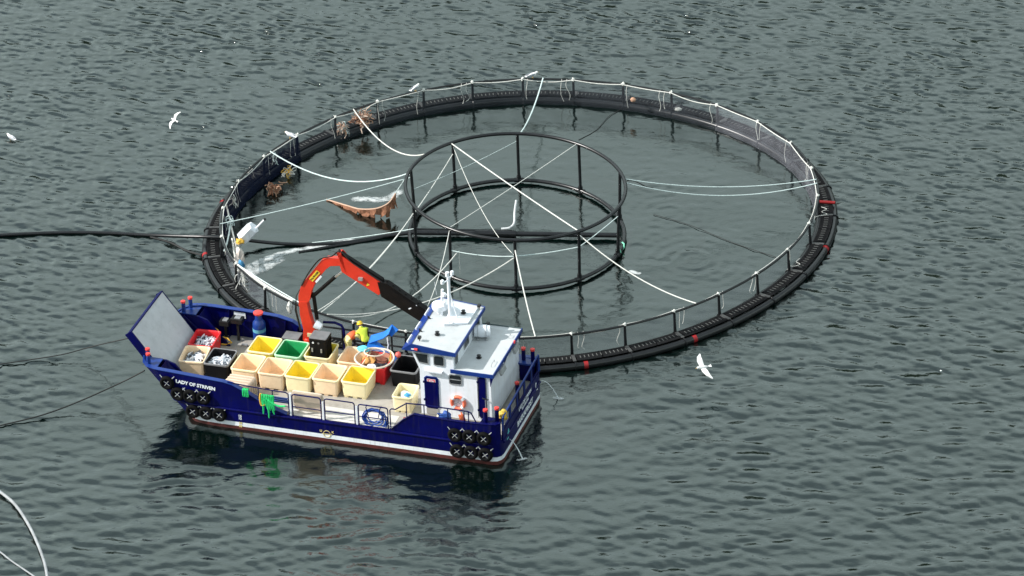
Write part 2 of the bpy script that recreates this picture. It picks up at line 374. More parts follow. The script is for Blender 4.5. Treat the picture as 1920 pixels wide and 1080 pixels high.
# hills added all round, out of view, so the waves reflect something dark
def make_unseen_hills():
    r = np.random.default_rng(5); na, nr = 180, 14; vs = []; fs = []
    ph = r.uniform(0, 6.28, 12)
    for j in range(nr):
        f = j/(nr-1); rad = 620+900*f
        for i in range(na):
            t = 2*PI*i/na
            crest = 215+60*math.sin(2*t+ph[0])+45*math.sin(3*t+ph[1])+25*math.sin(7*t+ph[2])+14*math.sin(13*t+ph[3])+8*math.sin(29*t+ph[4])
            z = -2+crest*(1.25*min(1, f*1.5)**.8)*(1+.06*math.sin(9*t+5*f+ph[5])+.04*math.sin(23*t+11*f+ph[6]))
            rr = rad*(1+.05*math.sin(5*t+ph[7]))
            vs.append((rr*math.cos(t), rr*math.sin(t), z if j else -3))
    for j in range(nr-1):
        for i in range(na): fs.append((j*na+i, j*na+(i+1) % na, (j+1)*na+(i+1) % na, (j+1)*na+i))
    o = MB().add(vs, fs).build('unseen_hills', mat('unseen_hillside', (.018, .026, .015), .95, var=.4, scale=.01, stain=(.030, .024, .015), stain_amt=.8, spec=.05), None, smooth=True, recalc=False)
    tag(o, kind='structure')
make_unseen_hills()

# ================================================================== work boat (local: x forward, y to port, z up)
boat = empty('work_boat', BO, HEAD)
tag(boat, 'navy blue steel landing-craft work boat with white wheelhouse moored beside the round fish cage', 'boat')
DZ = 1.05
def uf(z): return 14.55+.875*z
def half(z):                                                  # port half outline, stern to bow
    f = uf(z); k = 0 if z > -.1 else .25
    return [(0.0, 2.55-k), (.05, 2.78-k), (.2, 2.94-k), (.42, 3.0-k), (3, 3.0-k), (6, 3.0-k), (9, 3.0-k), (12, 3.0-k), (f-1.6, 3.0-k), (f-.9, 2.96-k), (f-.42, 2.82-k), (f-.14, 2.5-k), (f, 1.98-k)]
def loop(z, inset=0.0):
    h = half(z)
    if inset: h = [(min(max(u, inset), uf(z)-inset), max(v-inset, .1)) for u, v in h]
    return [(u, v, z) for u, v in h]+[(u, -v, z) for u, v in reversed(h)]
zs = [-.7, .0, .17, .37, .95, DZ]
MB().loft([loop(z) for z in zs], mis=[1, 1, 2, 0, 0, 0]).build('hull', [NAVY, ANTIF, STRIPE], boat, smooth=True)
mb = MB(); mb.add(loop(DZ+.006, .09), [tuple(range(26))]); mb.build('deck', DECK, boat)
# rubbing strakes along the knuckle
for sgn in (1, -1):
    pts = [(u, sgn*(v+.015), .98) for u, v in half(.98)[3:]]
    MB().tube(pts, .055, 8).build('rubbing_strake', NAVY, boat, smooth=True)
MB().tube([(-.02, y, .98) for y in (-2.6, 0, 2.6)], .055, 8).build('rubbing_strake', NAVY, boat, smooth=True)

def bulwark(name, prof, sgn, thick=.07, cap=.2, mt=NAVY, capmt=BLUE, foot=None):  # the lighter default cap colour holds the sky's sheen on the top
    """prof: list of (u, v_outer, ztop) ; plate from deck to ztop with a cap on top"""
    mb = MB(); vs = []; fs = []
    for i, (u, v, zt) in enumerate(prof):
        fu, fv = foot[i] if foot else (u, v)
        vs += [(fu, sgn*fv, DZ-.02), (u, sgn*v, zt), (u, sgn*(v-thick), zt), (fu, sgn*(fv-thick), DZ-.02)]
    n = len(prof)
    for i in range(n-1):
        for k in range(4):
            l = (k+1) % 4; fs.append((4*i+k, 4*i+l, 4*i+4+l, 4*i+4+k))
    fs += [(3, 2, 1, 0), tuple(4*(n-1)+k for k in range(4))]
    mb.add(vs, fs); o = mb.build(name, mt, boat)
    mb = MB(); vs = []; fs = []
    for (u, v, zt) in prof:
        vs += [(u, sgn*(v+.025), zt+.004), (u, sgn*(v+.025), zt+.03), (u, sgn*(v-cap), zt+.03), (u, sgn*(v-cap), zt+.004)]
    for i in range(n-1):
        for k in range(4):
            l = (k+1) % 4; fs.append((4*i+k, 4*i+l, 4*i+4+l, 4*i+4+k))
    fs += [(3, 2, 1, 0), tuple(4*(n-1)+k for k in range(4))]
    mb.add(vs, fs); mb.build('capping', capmt, o)
    # stays on the inside
    for i in range(0, n-1):
        u = (prof[i][0]+prof[i+1][0])/2; v = (prof[i][1]+prof[i+1][1])/2; zt = min(prof[i][2], prof[i+1][2])
        if zt-DZ < .5 or (foot and i > n-6): continue
        MB().prism([(sgn*(v-thick-.002), DZ), (sgn*(v-thick-.32), DZ), (sgn*(v-thick-.1), zt-.02), (sgn*(v-thick-.002), zt-.02)], u-.012, u+.012, 'x').build('stay', mt, o)
    return o
def flare(u): return 0
def bowprof(zt_list):
    out = []
    for (u, zt) in zt_list: out.append((u, 3.0, zt))
    return out
ft = 2.45
bow_tail = [(15.2, 3.0, 2.44), (15.75, 2.96, ft), (16.22, 2.82, ft), (16.5, 2.5, ft), (16.68, 1.98, ft)]
pb = [(9.72, 3.0, 1.09), (10.2, 3.0, 1.24), (10.9, 3.0, 1.58), (11.6, 3.0, 1.95), (12.2, 3.0, 2.22), (12.6, 3.0, 2.29), (13.8, 3.0, 2.36)]+bow_tail
ftp = lambda pr: [(u, v) for u, v, z in pr[:-5]]+half(DZ)[8:]
bulwark('bow_bulwark', pb, 1, foot=ftp(pb))
sb = [(10.6, 3.0, 1.5), (11.1, 3.0, 1.95), (11.5, 3.0, 2.2), (12.2, 3.0, 2.36), (13.8, 3.0, 2.42)]+bow_tail
bulwark('bow_bulwark', sb, -1, foot=ftp(sb))
# raked lower bow shell between deck level and bulwark foot is closed by the hull; fill wedge under the flared bow
for sgn in (1, -1):
    # foredeck platform on each bow shoulder, with its sloping inner wall
    y0, y1 = sgn*1.98, sgn*2.93
    mb = MB(); pl = [(14.95, y0), (14.95, y1), (15.75, sgn*2.92), (16.2, sgn*2.79), (16.47, sgn*2.47), (16.64, sgn*1.99)]
    mb.prism([(15.75, y0), (15.75, sgn*2.9), (16.18, sgn*2.77), (16.45, sgn*2.46), (16.63, y0)], ft-.05, ft-.012, 'z'); mb.build('bow_platform', BLUE, boat)
    MB().prism([(14.2, DZ+.01), (15.3, DZ+.01), (16.6, ft-.06), (15.6, ft-.06), (15.2, ft-.2)], sgn*1.94, sgn*2.02, 'y').build('ramp_cheek', NAVY, boat)
    MB().add([(15.6, y0, ft-.055), (15.6, sgn*2.9, ft-.055), (14.9, sgn*2.9, DZ+.02), (14.25, y0, DZ+.02)], [(0, 1, 2, 3)]).build('platform_support', NAVY, boat, solid=.03)
    for du, dv in ((16.38, 2.15), (16.2, 2.55)):
        p = (du, sgn*dv)
        b = MB().cyl((p[0], p[1], ft-.03), (p[0], p[1], ft+.42), .09, 14).build('bollard', BLUE, boat, smooth=True)
        MB().lathe([(.1, 0), (.105, .03), (.105, .09), (.06, .105)], (p[0], p[1], ft+.421), 14).build('bollard_cap', REDCAP, b, smooth=True)
        MB().cyl((p[0], p[1]-.17, ft+.2), (p[0], p[1]+.17, ft+.2), .025, 8).build('bollard_bar', BLUE, b)
# bow ramp
def ramp():
    a = Vector((15.3, 0, 1.02)); t = Vector((17.2, 0, 3.58)); d = (t-a); L = d.length; d.normalize(); nrm = Vector((-d.z, 0, d.x))
    yc, hw = .12, 1.86
    M = axes(d, (0, 1, 0), -nrm*-1, a)
    def P(x, y, z): return a+d*x+Vector((0, y+yc, 0))+nrm*z
    mb = MB(); vs = [P(x, y, z) for z in (0, .03) for x, y in ((0, -hw+.05), (L-.05, -hw+.05), (L-.05, hw-.05), (0, hw-.05))]
    mb.add(vs, [(0, 1, 2, 3), (7, 6, 5, 4), (0, 4, 5, 1), (1, 5, 6, 2), (2, 6, 7, 3), (3, 7, 4, 0)])
    o = mb.build('bow_ramp', RAMPM, boat)
    def bar(x0, x1, y0, y1, z0, z1):
        mb = MB(); vs = [P(x, y, z) for z in (z0, z1) for x, y in ((x0, y0), (x1, y0), (x1, y1), (x0, y1))]
        mb.add(vs, [(0, 1, 2, 3), (7, 6, 5, 4), (0, 4, 5, 1), (1, 5, 6, 2), (2, 6, 7, 3), (3, 7, 4, 0)]); mb.build('ramp_frame', NAVY, o)
    bar(0, L, hw-.05, hw, -.34, .045); bar(0, L, -hw, -hw+.05, -.34, .045); bar(L-.05, L, -hw+.051, hw-.051, -.2, .045)
    for k in range(4): bar(.3+k*.8, .36+k*.8, -hw+.06, hw-.06, -.22, -.004)
ramp()
# stern bulwark, port and starboard quarters, transom with framed rail panels
for sgn in (1, -1):
    pr = [(4.92, 3.0, 1.10), (4.4, 3.0, 1.62), (3.9, 3.0, 1.98), (3.0, 3.0, 1.93), (1.6, 3.0, 1.93), (.42, 3.0, 1.98), (.2, 2.94, 1.98), (.06, 2.78, 1.98)]
    bulwark('quarter_bulwark', pr, sgn, cap=.12 if sgn > 0 else .2, capmt=NAVY if sgn > 0 else BLUE)
MB().bbox(0.0, .07, -2.6, 2.6, DZ-.02, 1.5).build('transom_bulwark', NAVY, boat)
tr = MB()
tr.tube([(.035, 2.55, 1.45), (.035, 2.5, 2.05), (.035, 2.42, 2.13), (.035, -2.6, 2.32), (.035, -2.68, 2.25), (.035, -2.72, 1.45)], .04, 8)
tr.build('transom_rail', BLUE, boat, smooth=True)
for k in range(6):
    y = 2.5-1.02*k; zt = 2.13+.19*(2.42-y)/5.0
    MB().cyl((.035, y, 1.45), (.035, y, min(zt, 2.31)), .03, 8).build('rail_post', BLUE, boat)
for k in range(5):
    y1, y0 = 2.5-1.02*k-.14, 2.5-1.02*(k+1)+.14; zt = 2.12+.19*(2.42-(y0+y1)/2)/5-.12
    mb = MB(); mb.bbox(.02, .05, y0-.1, y1+.1, 1.505, 1.62).bbox(.02, .05, y0-.1, y1+.1, zt, zt+.07).bbox(.021, .049, y0-.1, y0, 1.62, zt).bbox(.021, .049, y1, y1+.1, 1.62, zt)
    mb.build('rail_panel', NAVY, boat)
for (u, v) in ((.72, 2.72), (.30, 2.45), (.70, -2.62), (.28, -2.62), (.35, -.55)):
    zb = 1.98 if v > 2 else (2.0 if v < -2 else DZ); zt = zb+.5 if v > 2 or v < -2 else 2.0
    b = MB().cyl((u, v, zb-.1), (u, v, zt), .09, 14).build('bollard', NAVY, boat, smooth=True)
    MB().lathe([(.1, 0), (.105, .03), (.105, .09), (.06, .105)], (u, v, zt+.001), 14).build('bollard_cap', REDCAP, b, smooth=True)
MB().bbox(.12, 1.0, -2.92, -2.3, 1.90, 1.985).build('bollard_platform', BLUE, boat)
MB().bbox(.2, .9, -2.75, -2.4, DZ, 1.9).build('bollard_pedestal', NAVY, boat)
MB().bbox(.12, .95, 2.3, 2.92, 1.86, 1.945).build('bollard_platform', NAVY, boat)
MB().bbox(.3, .8, 2.5, 2.8, DZ, 1.86).build('bollard_pedestal', NAVY, boat)

# side gates and rails, port
def gate(u0, u1, z0, z1, y=2.93):
    r = .1; pts = [(u0, y, z0), (u0, y, z1-r), (u0-r*.3, y, z1-r*.3), (u0-r, y, z1), (u1+r, y, z1), (u1+r*.3, y, z1-r*.3), (u1, y, z1-r), (u1, y, z0)]
    o = MB().tube(pts, .03, 8).build('side_gate', NAVY, boat, smooth=True)
    MB().cyl((u0, y, (z0+z1)/2-.08), (u1, y, (z0+z1)/2-.08), .024, 8).build('gate_bar', NAVY, o, smooth=True)
MB().bbox(4.95, 9.7, 1.85, 2.90, DZ+.006, DZ+.014).build('side_deck', mat('side_deck_pale', (.60, .58, .54), .7, var=.08, scale=2, stain=(.42, .38, .33), stain_amt=.4), boat)  # paler plate laid over the deck along the port gates
gate(9.45, 8.14, 1.05, 2.12); gate(7.97, 6.60, 1.05, 2.12); gate(6.42, 5.08, 1.05, 2.08)
MB().tube([(9.62, 2.93, 1.05), (9.62, 2.93, 2.1), (9.75, 2.93, 2.17), (10.0, 2.93, 2.17)], .03, 8).build('rail_end', NAVY, boat, smooth=True)
MB().bbox(9.50, 9.58, 2.86, 2.95, 1.05, 2.14).build('gate_post', WHITE, boat)
for u in (8.05, 6.51): MB().bbox(u-.04, u+.04, 2.87, 2.94, 1.05, 1.95).build('gate_post', WHITE, boat)
MB().tube([(4.98, 2.93, 1.06), (4.98, 2.93, 2.0), (4.9, 2.93, 2.08), (4.72, 2.93, 2.08), (4.2, 2.93, 2.46), (3.4, 2.93, 2.5), (1.45, 2.93, 2.47), (1.3, 2.93, 2.42), (1.08, 2.93, 1.97)], .03, 8).build('quarter_rail', NAVY, boat, smooth=True)
for u in (4.22, 3.42, 2.35, 1.62, 1.42): MB().cyl((u, 2.93, 1.95 if u < 4 else 1.75), (u, 2.93, 2.48), .026, 8).build('rail_post', NAVY, boat, smooth=True)
# starboard rail
for z in (1.6, 2.12): MB().tube([(10.6, -2.93, z), (8, -2.93, z), (5.0, -2.93, z)], .045, 8).build('side_rail', BLACK, boat, smooth=True)
for u in (10.4, 9.2, 8.0, 6.9, 5.9, 5.05): MB().cyl((u, -2.93, 1.05), (u, -2.93, 2.12), .045, 8).build('rail_post', BLACK, boat, smooth=True)
MB().tube([(9.95, -2.6, 2.55), (9.4, -2.6, 2.6), (9.1, -2.6, 2.5), (9.0, -2.6, 2.3), (9.0, -2.6, 1.05)], .06, 8).build('roller_arch', NAVY, boat, smooth=True)
# side decals and lettering
PX = lambda loc, rot=0: axes((-math.cos(rot), 0, -math.sin(rot)), (-math.sin(rot)*1, 0, math.cos(rot)), (0, 1, 0), loc)
text_mesh('LADY OF STRIVEN', .225, STRIPE, 'name_lettering', boat, PX((13.88, 3.012, 1.955), math.radians(4.5)), bold=.010)
for i, (tx, zz) in enumerate((('14', .70), ('12', .57), ('10', .33), ('08', .18))):
    text_mesh(tx, .15, STRIPE if i < 2 else MARK, 'draft_mark', boat, PX((11.9, 3.012, zz), .03), bold=.006)
MB().tube([(7.9+.16*math.cos(a), 3.012, .40+.16*math.sin(a)) for a in [2*PI*k/20 for k in range(20)]], .014, 6, True).build('load_line_ring', MARK, boat)
MB().bbox(7.66, 8.14, 3.008, 3.018, .388, .412).build('load_line_bar', MARK, boat)
text_mesh('U', .15, MARK, 'load_line_letter', boat, PX((8.17, 3.012, .52)), bold=.006); text_mesh('K', .15, MARK, 'load_line_letter', boat, PX((7.63, 3.012, .52)), bold=.006)
SX = lambda loc: axes((0, -1, 0), (0, 0, 1), (-1, 0, 0), loc)
text_mesh('BAKKAFROST', .36, STRIPE, 'stern_lettering', boat, SX((-.008, -.45, .68)), bold=.014)
text_mesh('LADY OF STRIVEN', .22, STRIPE, 'stern_lettering', boat, SX((-.008, -.5, 1.28)), bold=.007)
text_mesh('GLASGOW', .19, STRIPE, 'stern_lettering', boat, SX((-.008, -.5, 1.07)), bold=.007)
MB().prism([(2.12, .78), (1.92, .80), (1.78, .92), (1.80, 1.10), (1.86, 1.24), (1.98, 1.08), (2.10, .95)], -.012, .01, 'x').build('stern_emblem', TEAL, boat)
MB().tube([(-.01, -2.2+.2*math.cos(a), 1.05+.24*math.sin(a)) for a in np.linspace(-1.9, .9, 12)], .02, 6).build('stern_emblem', STRIPE, boat)

# ------------------------------------------------------------------ wheelhouse
VA, VB = -2.45, 1.5
wh = MB()
prof = [(.85, DZ), (.85, 3.52), (2.5, 3.52), (2.5, 4.36), (4.45, 4.36), (4.05, 3.38), (4.05, DZ)]
wh.prism(prof, VA, VB, 'y'); WH = wh.build('wheelhouse', WHITE, boat)
MB().prism([(.83, DZ+.005), (4.07, DZ+.005), (4.07, DZ+.12), (.83, DZ+.12)], VA-.02, VB+.02, 'y').build('base_band', DECK, WH)
# upper roof, fascia and sloping visor
def slab(name, poly, mt, par=None):
    return MB().add(poly, [tuple(range(len(poly)//2)), tuple(range(len(poly)-1, len(poly)//2-1, -1))]+[(i, (i+1) % (len(poly)//2), len(poly)//2+(i+1) % (len(poly)//2), len(poly)//2+i) for i in range(len(poly)//2)]).build(name, mt, par or WH)
zf, za = 4.62, 4.43
a, b = VA-.08, VB+.08
slab('upper_roof', [(2.4, b, za), (4.35, b, zf), (4.35, a, zf), (2.4, a, za), (2.4, b, za-.05), (4.35, b, zf-.05), (4.35, a, zf-.05), (2.4, a, za-.05)], ROOF)
for y0, y1 in ((b, b+.04), (a-.04, a)):
    slab('roof_fascia', [(2.36, y0, za+.02), (4.34, y0, zf+.02), (4.80, y0, 4.30), (2.36, y0, za-.16), (2.36, y1, za+.02), (4.34, y1, zf+.02), (4.80, y1, 4.30), (2.36, y1, za-.16)], BLUE)
slab('roof_fascia', [(2.36, b, za+.022), (2.40, b, za+.022), (2.40, a, za+.022), (2.36, a, za+.022), (2.36, b, za-.16), (2.40, b, za-.16), (2.40, a, za-.16), (2.36, a, za-.16)], BLUE)
slab('visor', [(4.34, b, zf+.03), (4.80, b, 4.31), (4.80, a, 4.31), (4.34, a, zf+.03), (4.33, b, zf-.03), (4.78, b, 4.26), (4.78, a, 4.26), (4.33, a, zf-.03)], BLUE)
for y in (.9, -.25, -1.5):                                   # pale light bars on the visor
    c = Vector((4.66, y, 4.46)); MB().box(c, (.07, .62, .07), Matrix.Rotation(.6, 3, 'Y')).build('light_bar', WHITE, WH)
    MB().prism([(4.2, zf-.02), (4.36, zf-.0), (4.36, zf+.16)], y-.45, y-.41, 'y').build('visor_bracket', BLACK, WH)
# raised wedge platform and hatch lines on the roof
slab('mast_platform', [(2.6, -.9, za+.1), (3.5, -.35, za+.22), (3.75, -2.2, za+.25), (2.6, -2.3, za+.1), (2.6, -.9, za+.03), (3.5, -.35, za+.1), (3.75, -2.2, za+.13), (2.6, -2.3, za+.02)], WHITE)
# lower roof
slab('lower_roof', [(.72, b, 3.525), (2.5, b, 3.525), (2.5, a, 3.525), (.72, a, 3.525), (.72, b, 3.575), (2.495, b, 3.575), (2.495, a, 3.575), (.72, a, 3.575)], ROOF)
MB().bbox(.68, 2.62, b, b+.04, 3.44, 3.62).build('roof_fascia', BLUE, WH)
MB().bbox(.68, .72, a, b, 3.44, 3.62).build('roof_fascia', BLUE, WH)
MB().bbox(.68, 2.5, a-.04, a, 3.44, 3.62).build('roof_fascia', mat('dull_green_edge', (.05, .08, .08), .6), WH)
for y in (b+.02, -.45, a): MB().prism([(.70, 3.438), (.845, 3.438), (.845, 3.0)], y-.04 if y > 0 else y, y if y > 0 else y+.04, 'y').build('roof_bracket', NAVY, WH)
for y in (.55, -1.35): MB().box((.62, y, 3.3), (.1, .62, .26), Matrix.Rotation(.35, 3, 'Y')).build('floodlight', STEEL, WH)
# windows: port side, aft, front
def window(poly, axis, at, out, bars=(), inner=GLASS):
    """poly in the plane, raised frame + recessed pane"""
    cx = sum(p[0] for p in poly)/len(poly); cy = sum(p[1] for p in poly)/len(poly)
    big = [(cx+(p[0]-cx)*1.0, cy+(p[1]-cy)*1.0) for p in poly]; sml = [(cx+(p[0]-cx)*.86, cy+(p[1]-cy)*.84) for p in poly]
    def q(p, t): return {'y': (p[0], t, p[1]), 'x': (t, p[0], p[1])}[axis]
    n = len(poly); e = out*.03
    vs = [q(p, at+out*.003) for p in big]+[q(p, at+e) for p in big]+[q(p, at+e) for p in sml]+[q(p, at+out*.008) for p in sml]
    fs = []
    for k in range(3):
        for i in range(n): fs.append((k*n+i, k*n+(i+1) % n, (k+1)*n+(i+1) % n, (k+1)*n+i))
    o = MB().add(vs, fs).build('window', STEEL, WH)
    MB().add([q(p, at+out*.008) for p in sml], [tuple(range(n))]).build('window_pane', inner, WH)
    return o
def rc(x0, x1, z0, z1, r=.07):
    return [(x0+r, z0), (x1-r, z0), (x1, z0+r), (x1, z1-r), (x1-r, z1), (x0+r, z1), (x0, z1-r), (x0, z0+r)]
window([(3.62, 3.66), (3.62, 4.20), (4.28, 4.20), (4.06, 3.70)], 'y', VB, 1)
window(rc(2.90, 3.40, 3.64, 4.18), 'y', VB, 1)
window(rc(2.14, 2.74, 2.82, 3.34), 'y', VB, 1); MB().bbox(2.2, 2.68, VB+.012, VB+.035, 3.07, 3.1).build('window_bar', STEEL, WH)
window(rc(.95, 1.35, 3.64, 4.22, .05), 'x', 2.5, -1)
window(rc(-.6, .1, 3.72, 4.24, .05), 'x', 2.5, -1); window(rc(-2.1, -1.3, 3.72, 4.24, .05), 'x', 2.5, -1)
for k in range(4):                                            # forward windscreen panes on the raked front
    y0 = VA+.12+k*.96; y1 = y0+.84
    P = lambda y, s: (4.05+.4*s+.012, y, 3.38+.98*s)
    MB().add([P(y0, .12), P(y1, .12), P(y1, .9), P(y0, .9)], [(0, 1, 2, 3)]).build('window_pane', GLASS, WH, solid=.012)
MB().bbox(3.0, 3.78, VB, VB+.16, 3.36, 3.43).build('door_hood', WHITE, WH)
# wheelhouse doors
def door(u0, u1, z0, z1, sign):
    o = MB().prism(rc(u0, u1, z0, z1, .08), VB+.002, VB+.05, 'y').build('door', NAVY, WH)
    mb = MB().prism(rc(u0-.035, u1+.035, z0-.03, z1+.035, .1), VB+.001, VB+.022, 'y').build('door_frame', BLUE if sign else STEEL, WH)
    for z in (z0+.35, z1-.3): MB().bbox(u1+.0, u1+.07, VB+.03, VB+.075, z, z+.09).build('door_hinge', NAVY, WH)
    return o
door(3.25, 3.83, 1.52, 3.05, True)
MB().bbox(3.27, 3.81, VB+.003, VB+.03, 1.2, 1.49).build('door_sill', DECK, WH)
MB().bbox(3.33, 3.72, VB+.052, VB+.06, 2.84, 2.97).build('door_sign', STRIPE, WH)
MB().bbox(3.345, 3.705, VB+.061, VB+.064, 2.915, 2.96).bbox(3.345, 3.42, VB+.061, VB+.064, 2.85, 2.9).bbox(3.63, 3.705, VB+.061, VB+.064, 2.85, 2.9).bbox(3.46, 3.6, VB+.061, VB+.064, 2.855, 2.875).build('sign_print', SIGNR, WH)
door(1.08, 1.40, 1.35, 3.40, False)
MB().cyl((1.44, VB+.05, 1.35), (1.44, VB+.05, 3.38), .022, 8).build('hinge_rod', STEEL, WH)
MB().tube([(1.22, VB+.05, 2.38), (1.2, VB+.13, 2.4), (.95, VB+.13, 2.36)], .028, 8).build('door_lever', BLACK, WH)
MB().cyl((1.1, VB+.04, 1.4), (1.1, VB+.05, 2.36), .018, 6).build('door_rod', STEEL, WH)
# mast with lamps, radar dome
M0 = (3.5, -1.15)
ms = MB().cyl((M0[0], M0[1], zf-.12), (M0[0], M0[1], 6.55), .075, 12).build('mast', WHITE, boat, smooth=True)
MB().cyl((M0[0]+.05, M0[1]-.02, 6.556), (M0[0]+.05, M0[1]-.02, 6.75), .09, 12).build('mast_lamp', WHITE, ms)
MB().tube([(3.5, -1.62, 6.38), (3.5, -1.1, 6.42), (3.62, -.8, 6.40)], .03, 8).build('mast_crossbar', WHITE, ms)
for (x, y, z) in ((3.5, -1.66, 6.46), (3.64, -.76, 6.48), (3.72, -1.15, 5.62), (3.74, -1.12, 5.2)):
    MB().lathe([(.05, -.1), (.085, -.08), (.085, .07), (.05, .1)], (x, y, z), 12).build('mast_lamp', WHITE, ms, smooth=True)
MB().cyl((3.9, -1.2, zf-.05), (3.82, -1.2, 5.85), .06, 10).build('mast_leg', WHITE, ms, smooth=True)
MB().tube([(3.82, -1.2, 5.6), (3.5, -1.15, 5.65)], .035, 8).build('mast_brace', WHITE, ms); MB().tube([(3.5, -1.15, 5.9), (3.15, -1.1, 4.6)], .03, 8).build('mast_brace', WHITE, ms)
MB().cyl((4.0, -.95, 5.7), (4.05, -.9, 6.35), .008, 5).build('aerial', WHITE, ms)
MB().lathe([(.12, -.2), (.15, .0), (.33, .02), (.36, .12), (.34, .26), (.2, .33), (.05, .345)], (4.02, -1.35, zf+.15), 20).build('radar_dome', WHITE, boat, smooth=True)
MB().tube([(3.25+.1*math.cos(a), -.55+.1*math.sin(a), za+.2) for a in [2*PI*k/14 for k in range(14)]], .014, 6, True).build('roof_ring', STEEL, WH)
for (x, y, z) in ((3.55, .45, 4.56), (3.0, -1.5, 4.62), (1.75, .3, 3.575)):
    MB().lathe([(.11, 0), (.12, .04), (.06, .06), (.07, .13), (.1, .15), (.03, .18)], (x, y, z-.01), 14).build('roof_vent', BLACK, WH, smooth=True)
for (x, y, z, e) in ((2.55, -2.3, 4.45, -1), (2.2, -2.35, 3.575, 0), (4.1, 1.2, 4.6, 0)):
    MB().cyl((x, y, z), (x, y, z+.12), .02, 6).build('lamp_stem', BLACK, WH); MB().box((x, y, z+.16), (.13, .17, .11)).build('deck_lamp', BLACK, WH)
MB().tube([(1.0, .9, 3.58), (1.0, .9, 3.68), (1.0, .45, 3.68), (1.0, .45, 3.58)], .012, 6).build('grab_handle', STEEL, WH)
MB().tube([(1.0, -1.6, 3.58), (1.0, -1.6, 3.7), (1.0, -1.85, 3.7), (1.0, -1.85, 3.58)], .012, 6).build('grab_handle', STEEL, WH)
MB().cyl((.60, -1.15, 3.66), (.60, -1.15, 3.78), .04, 8).build('stern_lamp', REDCAP, WH)
MB().tube([(4.2, 1.635, 4.42), (4.05, 1.66, 4.42)], .05, 8).build('side_lamp', REDCAP, WH)
MB().bbox(4.1, 4.34, 1.622, 1.64, 4.38, 4.43).build('side_lamp_board', WHITE, WH)

# tall blue tank by the starboard bow bulwark, pump gear and deck fittings
q = Lz(490, 636, DZ); tu, tv = 12.95, -2.45
tk = MB().lathe([(.28, 0), (.29, .05), (.29, 1.05), (.27, 1.15), (.19, 1.25), (.16, 1.32), (.16, 1.56)], (tu, tv, DZ+.006), 20).build('mooring_capstan', BLUE, boat, smooth=True)
MB().lathe([(.2, 0), (.22, .03), (.22, .09), (.12, .12)], (tu, tv, DZ+1.567), 18).build('capstan_cap', REDCAP, tk, smooth=True)
MB().lathe([(.294, 0), (.294, .16)], (tu, tv, DZ+.72), 20).build('capstan_band', mat('band_blue', (.10, .32, .45), .5), tk, smooth=True)
for (u, h, s) in ((14.6, .75, .22), (14.0, .95, .26)):
    g = MB().bbox(u-.05, u+.05, -2.6, -2.5, DZ, DZ+h).build('valve_stand', BLACK, boat)
    MB().bbox(u-s, u+s, -2.75, -2.35, DZ+h, DZ+h+.22).build('valve_box', BLACK, g); MB().bbox(u-s*.6, u+s*.4, -2.7, -2.42, DZ+h+.225, DZ+h+.26).build('valve_plate', STEEL, g)
MB().bbox(13.75, 14.3, -2.928, -2.90, 2.0, 2.28).build('notice_plate', STRIPE, boat)
MB().tube([(15.0, -2.0, 1.9), (14.8, -2.1, 1.7), (14.7, -2.1, 1.4), (14.35, -2.1, 1.35), (14.15, -2.05, 1.2), (14.4, -1.95, 1.12), (14.6, -1.95, 1.12)], .045, 8).build('yellow_hose', ROPEY, boat, smooth=True)
MB().bbox(13.45, 13.7, -2.2, -2.05, DZ+.006, DZ+.1).build('deck_cleat', STEEL, boat)
for sgn, u0 in ((1, 14.5), (-1, 14.3)):
    MB().cyl((14.9, sgn*1.9, 1.06), (16.3, sgn*1.9, 2.35), .04, 8).build('ramp_stay', NAVY, boat)
# hull drain hoses: pieces of discharging water are separate

# ================================================================== loader crane on the starboard side
crane = on_boat('loader_crane', 10.5, -2.3, DZ)
tag(crane, 'red knuckle-boom loader crane with black telescopic arm folded towards the wheelhouse', 'crane')
def cz(pts): return [(u-10.5, z-DZ) for u, z in pts]
def plate(name, pts, hw, mt, bev=.015, par=None): return MB().prism(cz(pts), -hw, hw, 'y').build(name, mt, par or crane, bevel=bev)
MB().lathe([(.36, 0), (.36, .12), (.25, .14), (.24, .75), (.2, .8)], (.05, 0, .006), 18).build('slew_base', CRANE, crane, smooth=True)
plate('king_post', [(10.28, 1.75), (10.80, 1.75), (10.74, 2.3), (10.86, 3.05), (10.86, 3.70), (10.50, 3.74), (10.42, 3.2), (10.30, 2.6), (10.05, 2.05)], .15, CRANE)
mbm = plate('main_boom', [(10.90, 3.45), (10.88, 4.0), (10.72, 4.55), (9.70, 5.92), (9.45, 6.08), (8.72, 6.15), (8.70, 5.80), (9.30, 5.70), (9.52, 5.5), (10.0, 4.85), (10.25, 4.3), (10.35, 3.85), (10.5, 3.6)], .13, CRANE)
plate('outer_boom', [(8.95, 6.42), (8.78, 6.45), (8.9, 5.95), (8.78, 5.5), (8.55, 5.35), (7.12, 4.55), (7.05, 4.62), (6.92, 5.15)], .14, CRANE)
plate('boom_top_rail', [(8.93, 6.50), (8.88, 6.40), (6.9, 5.16), (6.9, 5.34)], .10, CRBLK)
plate('extension_box', [(7.14, 5.22), (7.0, 4.52), (5.25, 3.52), (5.12, 3.6), (4.96, 4.12), (6.55, 5.12), (6.72, 5.22)], .17, CRBLK)
plate('extension_box', [(6.5, 4.95), (6.42, 4.68), (5.12, 3.86), (5.02, 4.1)], .205, CRBLK)
for k in range(6): MB().cyl((6.75-.28*k-10.5, .0, 5.18-.175*k-DZ), (6.72-.28*k-10.5, .0, 5.27-.175*k-DZ), .05, 6).build('hose_guide', CRBLK, crane)
def rod(n, p0, p1, r, mt, y=0): return MB().cyl((p0[0]-10.5, y, p0[1]-DZ), (p1[0]-10.5, y, p1[1]-DZ), r, 12).build(n, mt, crane, smooth=True)
